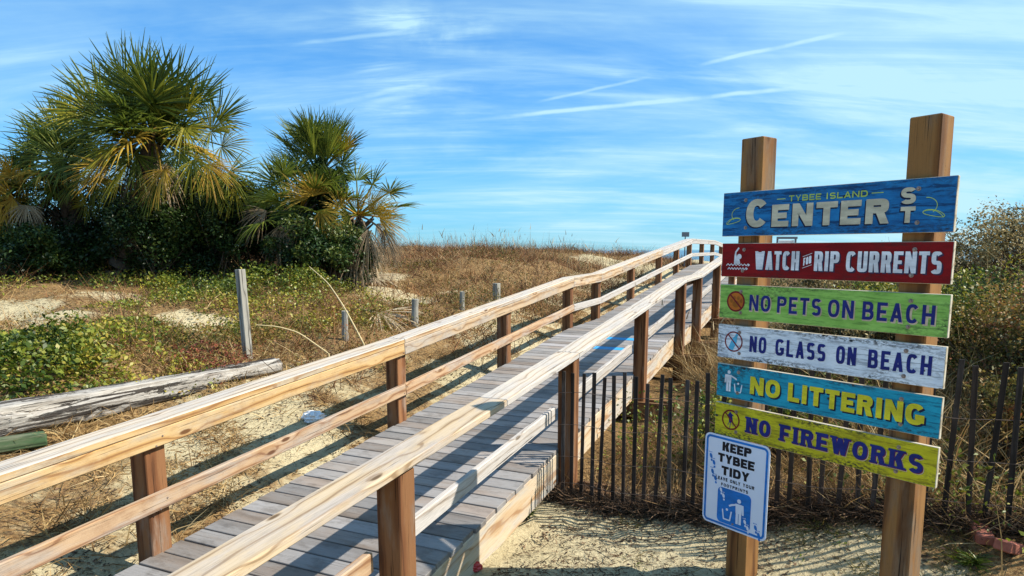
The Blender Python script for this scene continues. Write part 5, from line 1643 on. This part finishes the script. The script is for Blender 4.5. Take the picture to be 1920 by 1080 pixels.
def crest_right(n):
    x = rng.uniform(2.6, 9.0, n); y = rng.uniform(8.5, 14, n)
    k = fbm(x, y, 0.7, 117) > 0.42
    return x[k], y[k]
stuff('sea_oats', 'thin sea oat stalks standing along the dune crests', join(oats(420, crest_left, 0.85), oats(420, crest_right, 0.95)), M['oats'])

# ------------------------------------------------------------------ single small things
def arc_reed(label, pts_px, r0):
    P = np.array([at_depth(*p) for p in pts_px])
    t = np.linspace(0, 1, 24)
    k = len(P) - 1
    xs = np.linspace(0, 1, len(P))
    pts = np.stack([np.interp(t, xs, P[:, i]) for i in range(3)], 1)
    for _ in range(4):
        pts[1:-1] = (pts[:-2] + 2 * pts[1:-1] + pts[2:]) / 4
    g_ = float(H(pts[0][0], pts[0][1]))
    pts = np.vstack([[pts[0][0] + 0.02, pts[0][1], g_ - 0.05], pts])
    v, f = tube(pts, np.linspace(r0, r0 * 0.4, len(pts)), 6)
    tag(part('reed', np_mesh('reed', v, f, [M['reed']]), None), label, 'reed', 'dry reeds by the railing')
arc_reed('long straight dry reed leaning left past the round grey post', [(682, 645, 8.0), (645, 575, 8.1), (615, 530, 8.3), (580, 500, 8.6)], 0.011)
arc_reed('thin dry reed arching down to the left above the railing', [(616, 663, 7.4), (560, 623, 7.3), (520, 612, 7.2), (480, 609, 7.1)], 0.010)
# fallen palm fronds on the sand slope
for i, (px, py, ang, lb) in enumerate(((715, 528, -0.7, 'pale fallen palm frond spread on the bare sand slope'), (735, 600, -0.8, 'grey fallen frond ribs lying by the round grey post'), (405, 515, -0.5, 'small dead grey frond lying under the dark bushes'), (210, 508, 3.6, 'brown dead frond heap at the foot of the tallest palm'))):
    gx, gy = on_ground(px, py)
    hub = np.array([gx - 0.2, gy, float(H(gx, gy)) + 0.10])
    geo = frond_geo(hub + np.array([-0.5, 0.05, 0.05]), hub, np.array([math.cos(ang), math.sin(ang), -0.12]), np.array([0, -0.3, 1.0]), 0.85, 26, 50, 0.10, 0.15, 500 + i, 0.85)
    v_ = geo[0]; v_[:, 2] = np.maximum(v_[:, 2], H(v_[:, 0], v_[:, 1]) + 0.015)
    tag(part('fallen_frond', np_mesh('fallen_frond', v_, geo[1], [M['palm_dead']], geo[2]), None), lb, 'palm frond', 'fallen palm fronds')
# crumpled white bag by the left railing
def crumple(name, label, cat, loc, rad, mat, seed, amp=0.35):
    bm = bmesh.new()
    bmesh.ops.create_icosphere(bm, subdivisions=3, radius=1)
    r = np.random.default_rng(seed)
    ph = r.uniform(0, 6, (8, 3)); fr = r.normal(0, 4.0, (8, 3))
    for v in bm.verts:
        c = np.array(v.co)
        k_ = 1 + amp * sum(abs(math.sin(float(c @ fr[i]) + ph[i][0])) - 0.5 for i in range(8)) / 2.2
        v.co = Vector((c[0] * rad[0] * k_, c[1] * rad[1] * k_, c[2] * rad[2] * k_))
    me = bpy.data.meshes.new(name); bm.to_mesh(me); bm.free()
    me.materials.append(mat)
    return tag(part(name, me, None, Matrix.Translation(loc)), label, cat)
bx_, by_ = on_ground(588, 792)
crumple('plastic_bag', 'crumpled white plastic bag on the sand behind the left railing', 'bag', (bx_, by_, float(H(bx_, by_)) + 0.05), (0.075, 0.055, 0.045), M['bag'], 5, 0.6)
bx_, by_ = on_ground(885, 1071)
can = crumple('crushed_can', 'crushed red and white can on the sand beside the boardwalk', 'can', (bx_, by_, float(H(bx_, by_)) + 0.03), (0.055, 0.035, 0.032), M['redcan'], 8, 0.25)
w_ = crumple('wrapper_patch', None, None, (bx_ - 0.03, by_ - 0.012, float(H(bx_, by_)) + 0.045), (0.022, 0.02, 0.018), M['bag'], 9, 0.3)
wm = w_.matrix_local.copy(); w_.parent = can; w_.matrix_local = can.matrix_local.inverted() @ wm; w_.name = 'white_label'
# red bricks at the right edge
for i, (px, py, rz, lb) in enumerate(((1893, 1035, 0.5, 'weathered red brick half buried at the right edge of the sand'), (1840, 1010, 1.2, 'brown-red brick lying flat below the fence'))):
    gx, gy = on_ground(px, py)
    m = Matrix.Translation((gx, gy, float(H(gx, gy)) + 0.03)) @ Matrix.Rotation(rz, 4, 'Z') @ Matrix.Rotation(0.3 - 0.4 * i, 4, 'Y')
    me = box_mesh(0.19 if i == 0 else 0.17, 0.09, 0.06, 0.006, (M['brick'],))
    tag(part('brick_block', me, None, m), lb, 'brick')
# weeds in the sand
def weed(px, py, n, rad, h, label, seed):
    gx, gy = on_ground(px, py)
    r = np.random.default_rng(seed)
    ob = thing('weed', label, 'weed', (gx, gy, float(H(gx, gy))), 'green weeds in the sand')
    a = r.random(n) * 6.283
    b = np.stack([gx + r.normal(0, rad * 0.25, n), gy + r.normal(0, rad * 0.25, n), np.zeros(n)], 1); b[:, 2] = H(b[:, 0], b[:, 1]) - 0.01
    d = unit(np.stack([np.cos(a), np.sin(a), r.uniform(0.4, 1.6, n)], 1))
    geo = ribbons(b, d, r.uniform(0.5, 1.0, n) * h, np.full(n, 0.012), np.stack([np.cos(a) * .02, np.sin(a) * .02, np.full(n, -.03)], 1), 3, r.uniform(0.2, 0.75, n))
    part('leaves', np_mesh('leaves', geo[0], geo[1], [M['shrub_mid']], geo[2]), ob, Matrix.Identity(4))
weed(1822, 1052, 90, 0.10, 0.13, 'bright green weed on the sand right of the sign post', 1)
weed(990, 965, 60, 0.07, 0.10, 'small green weed growing beside the boardwalk edge', 2)
weed(1500, 1040, 70, 0.22, 0.05, 'thin green sprouts in the sand between the sign posts', 3)
weed(1520, 975, 110, 0.22, 0.07, 'dark green clump under the yellow board at the fence foot', 4)
weed(1575, 1010, 60, 0.25, 0.05, 'faint green sprouts by the right sign post', 5)
weed(1190, 1050, 40, 0.25, 0.04, 'scattered green sprouts on the open sand left of the notice', 6)
# far notice beside the rail and far entrance frame on the beach
p = W(22.4, -4.0, 0)
fn = thing('rail_notice', 'small grey notice plate standing above the far railing', 'notice', (p.x, p.y, 1.3))
beam('pole', (p.x, p.y, 1.0), (p.x, p.y, 2.5), 0.03, 0.03, (M['grey_plate'],), fn, up=(0, 1, 0), bev=0.003)
beam('plate', (p.x - 0.12, p.y - 0.02, 2.50), (p.x + 0.12, p.y - 0.02, 2.50), 0.012, 0.15, (M['grey_plate'],), fn, bev=0.002)
c0 = at_depth(1458, 445, 26.0); c1 = at_depth(1492, 445, 26.0)
ef = thing('beach_entrance_frame', 'small white-panelled frame seen far off above the red board', 'frame', (float(c0[0]), 26.0, float(H(c0[0], 26.0))))
for c in (c0, c1):
    beam('post', (c[0], 26, float(H(c[0], 26)) - 0.2), (c[0], 26, c[2] + 0.02), 0.06, 0.06, (M['grey_plate'],), ef, up=(0, 1, 0), bev=0.005)
beam('crossbar', (c0[0] - 0.05, 25.95, c0[2] - 0.02), (c1[0] + 0.05, 25.95, c0[2] - 0.02), 0.03, 0.09, (M['grey_plate'],), ef, bev=0.005)
beam('panel', (c0[0] + 0.06, 26.0, c0[2] - 0.25), (c1[0] - 0.06, 26.0, c0[2] - 0.25), 0.02, 0.28, (M['white_far'],), ef, bev=0.005)
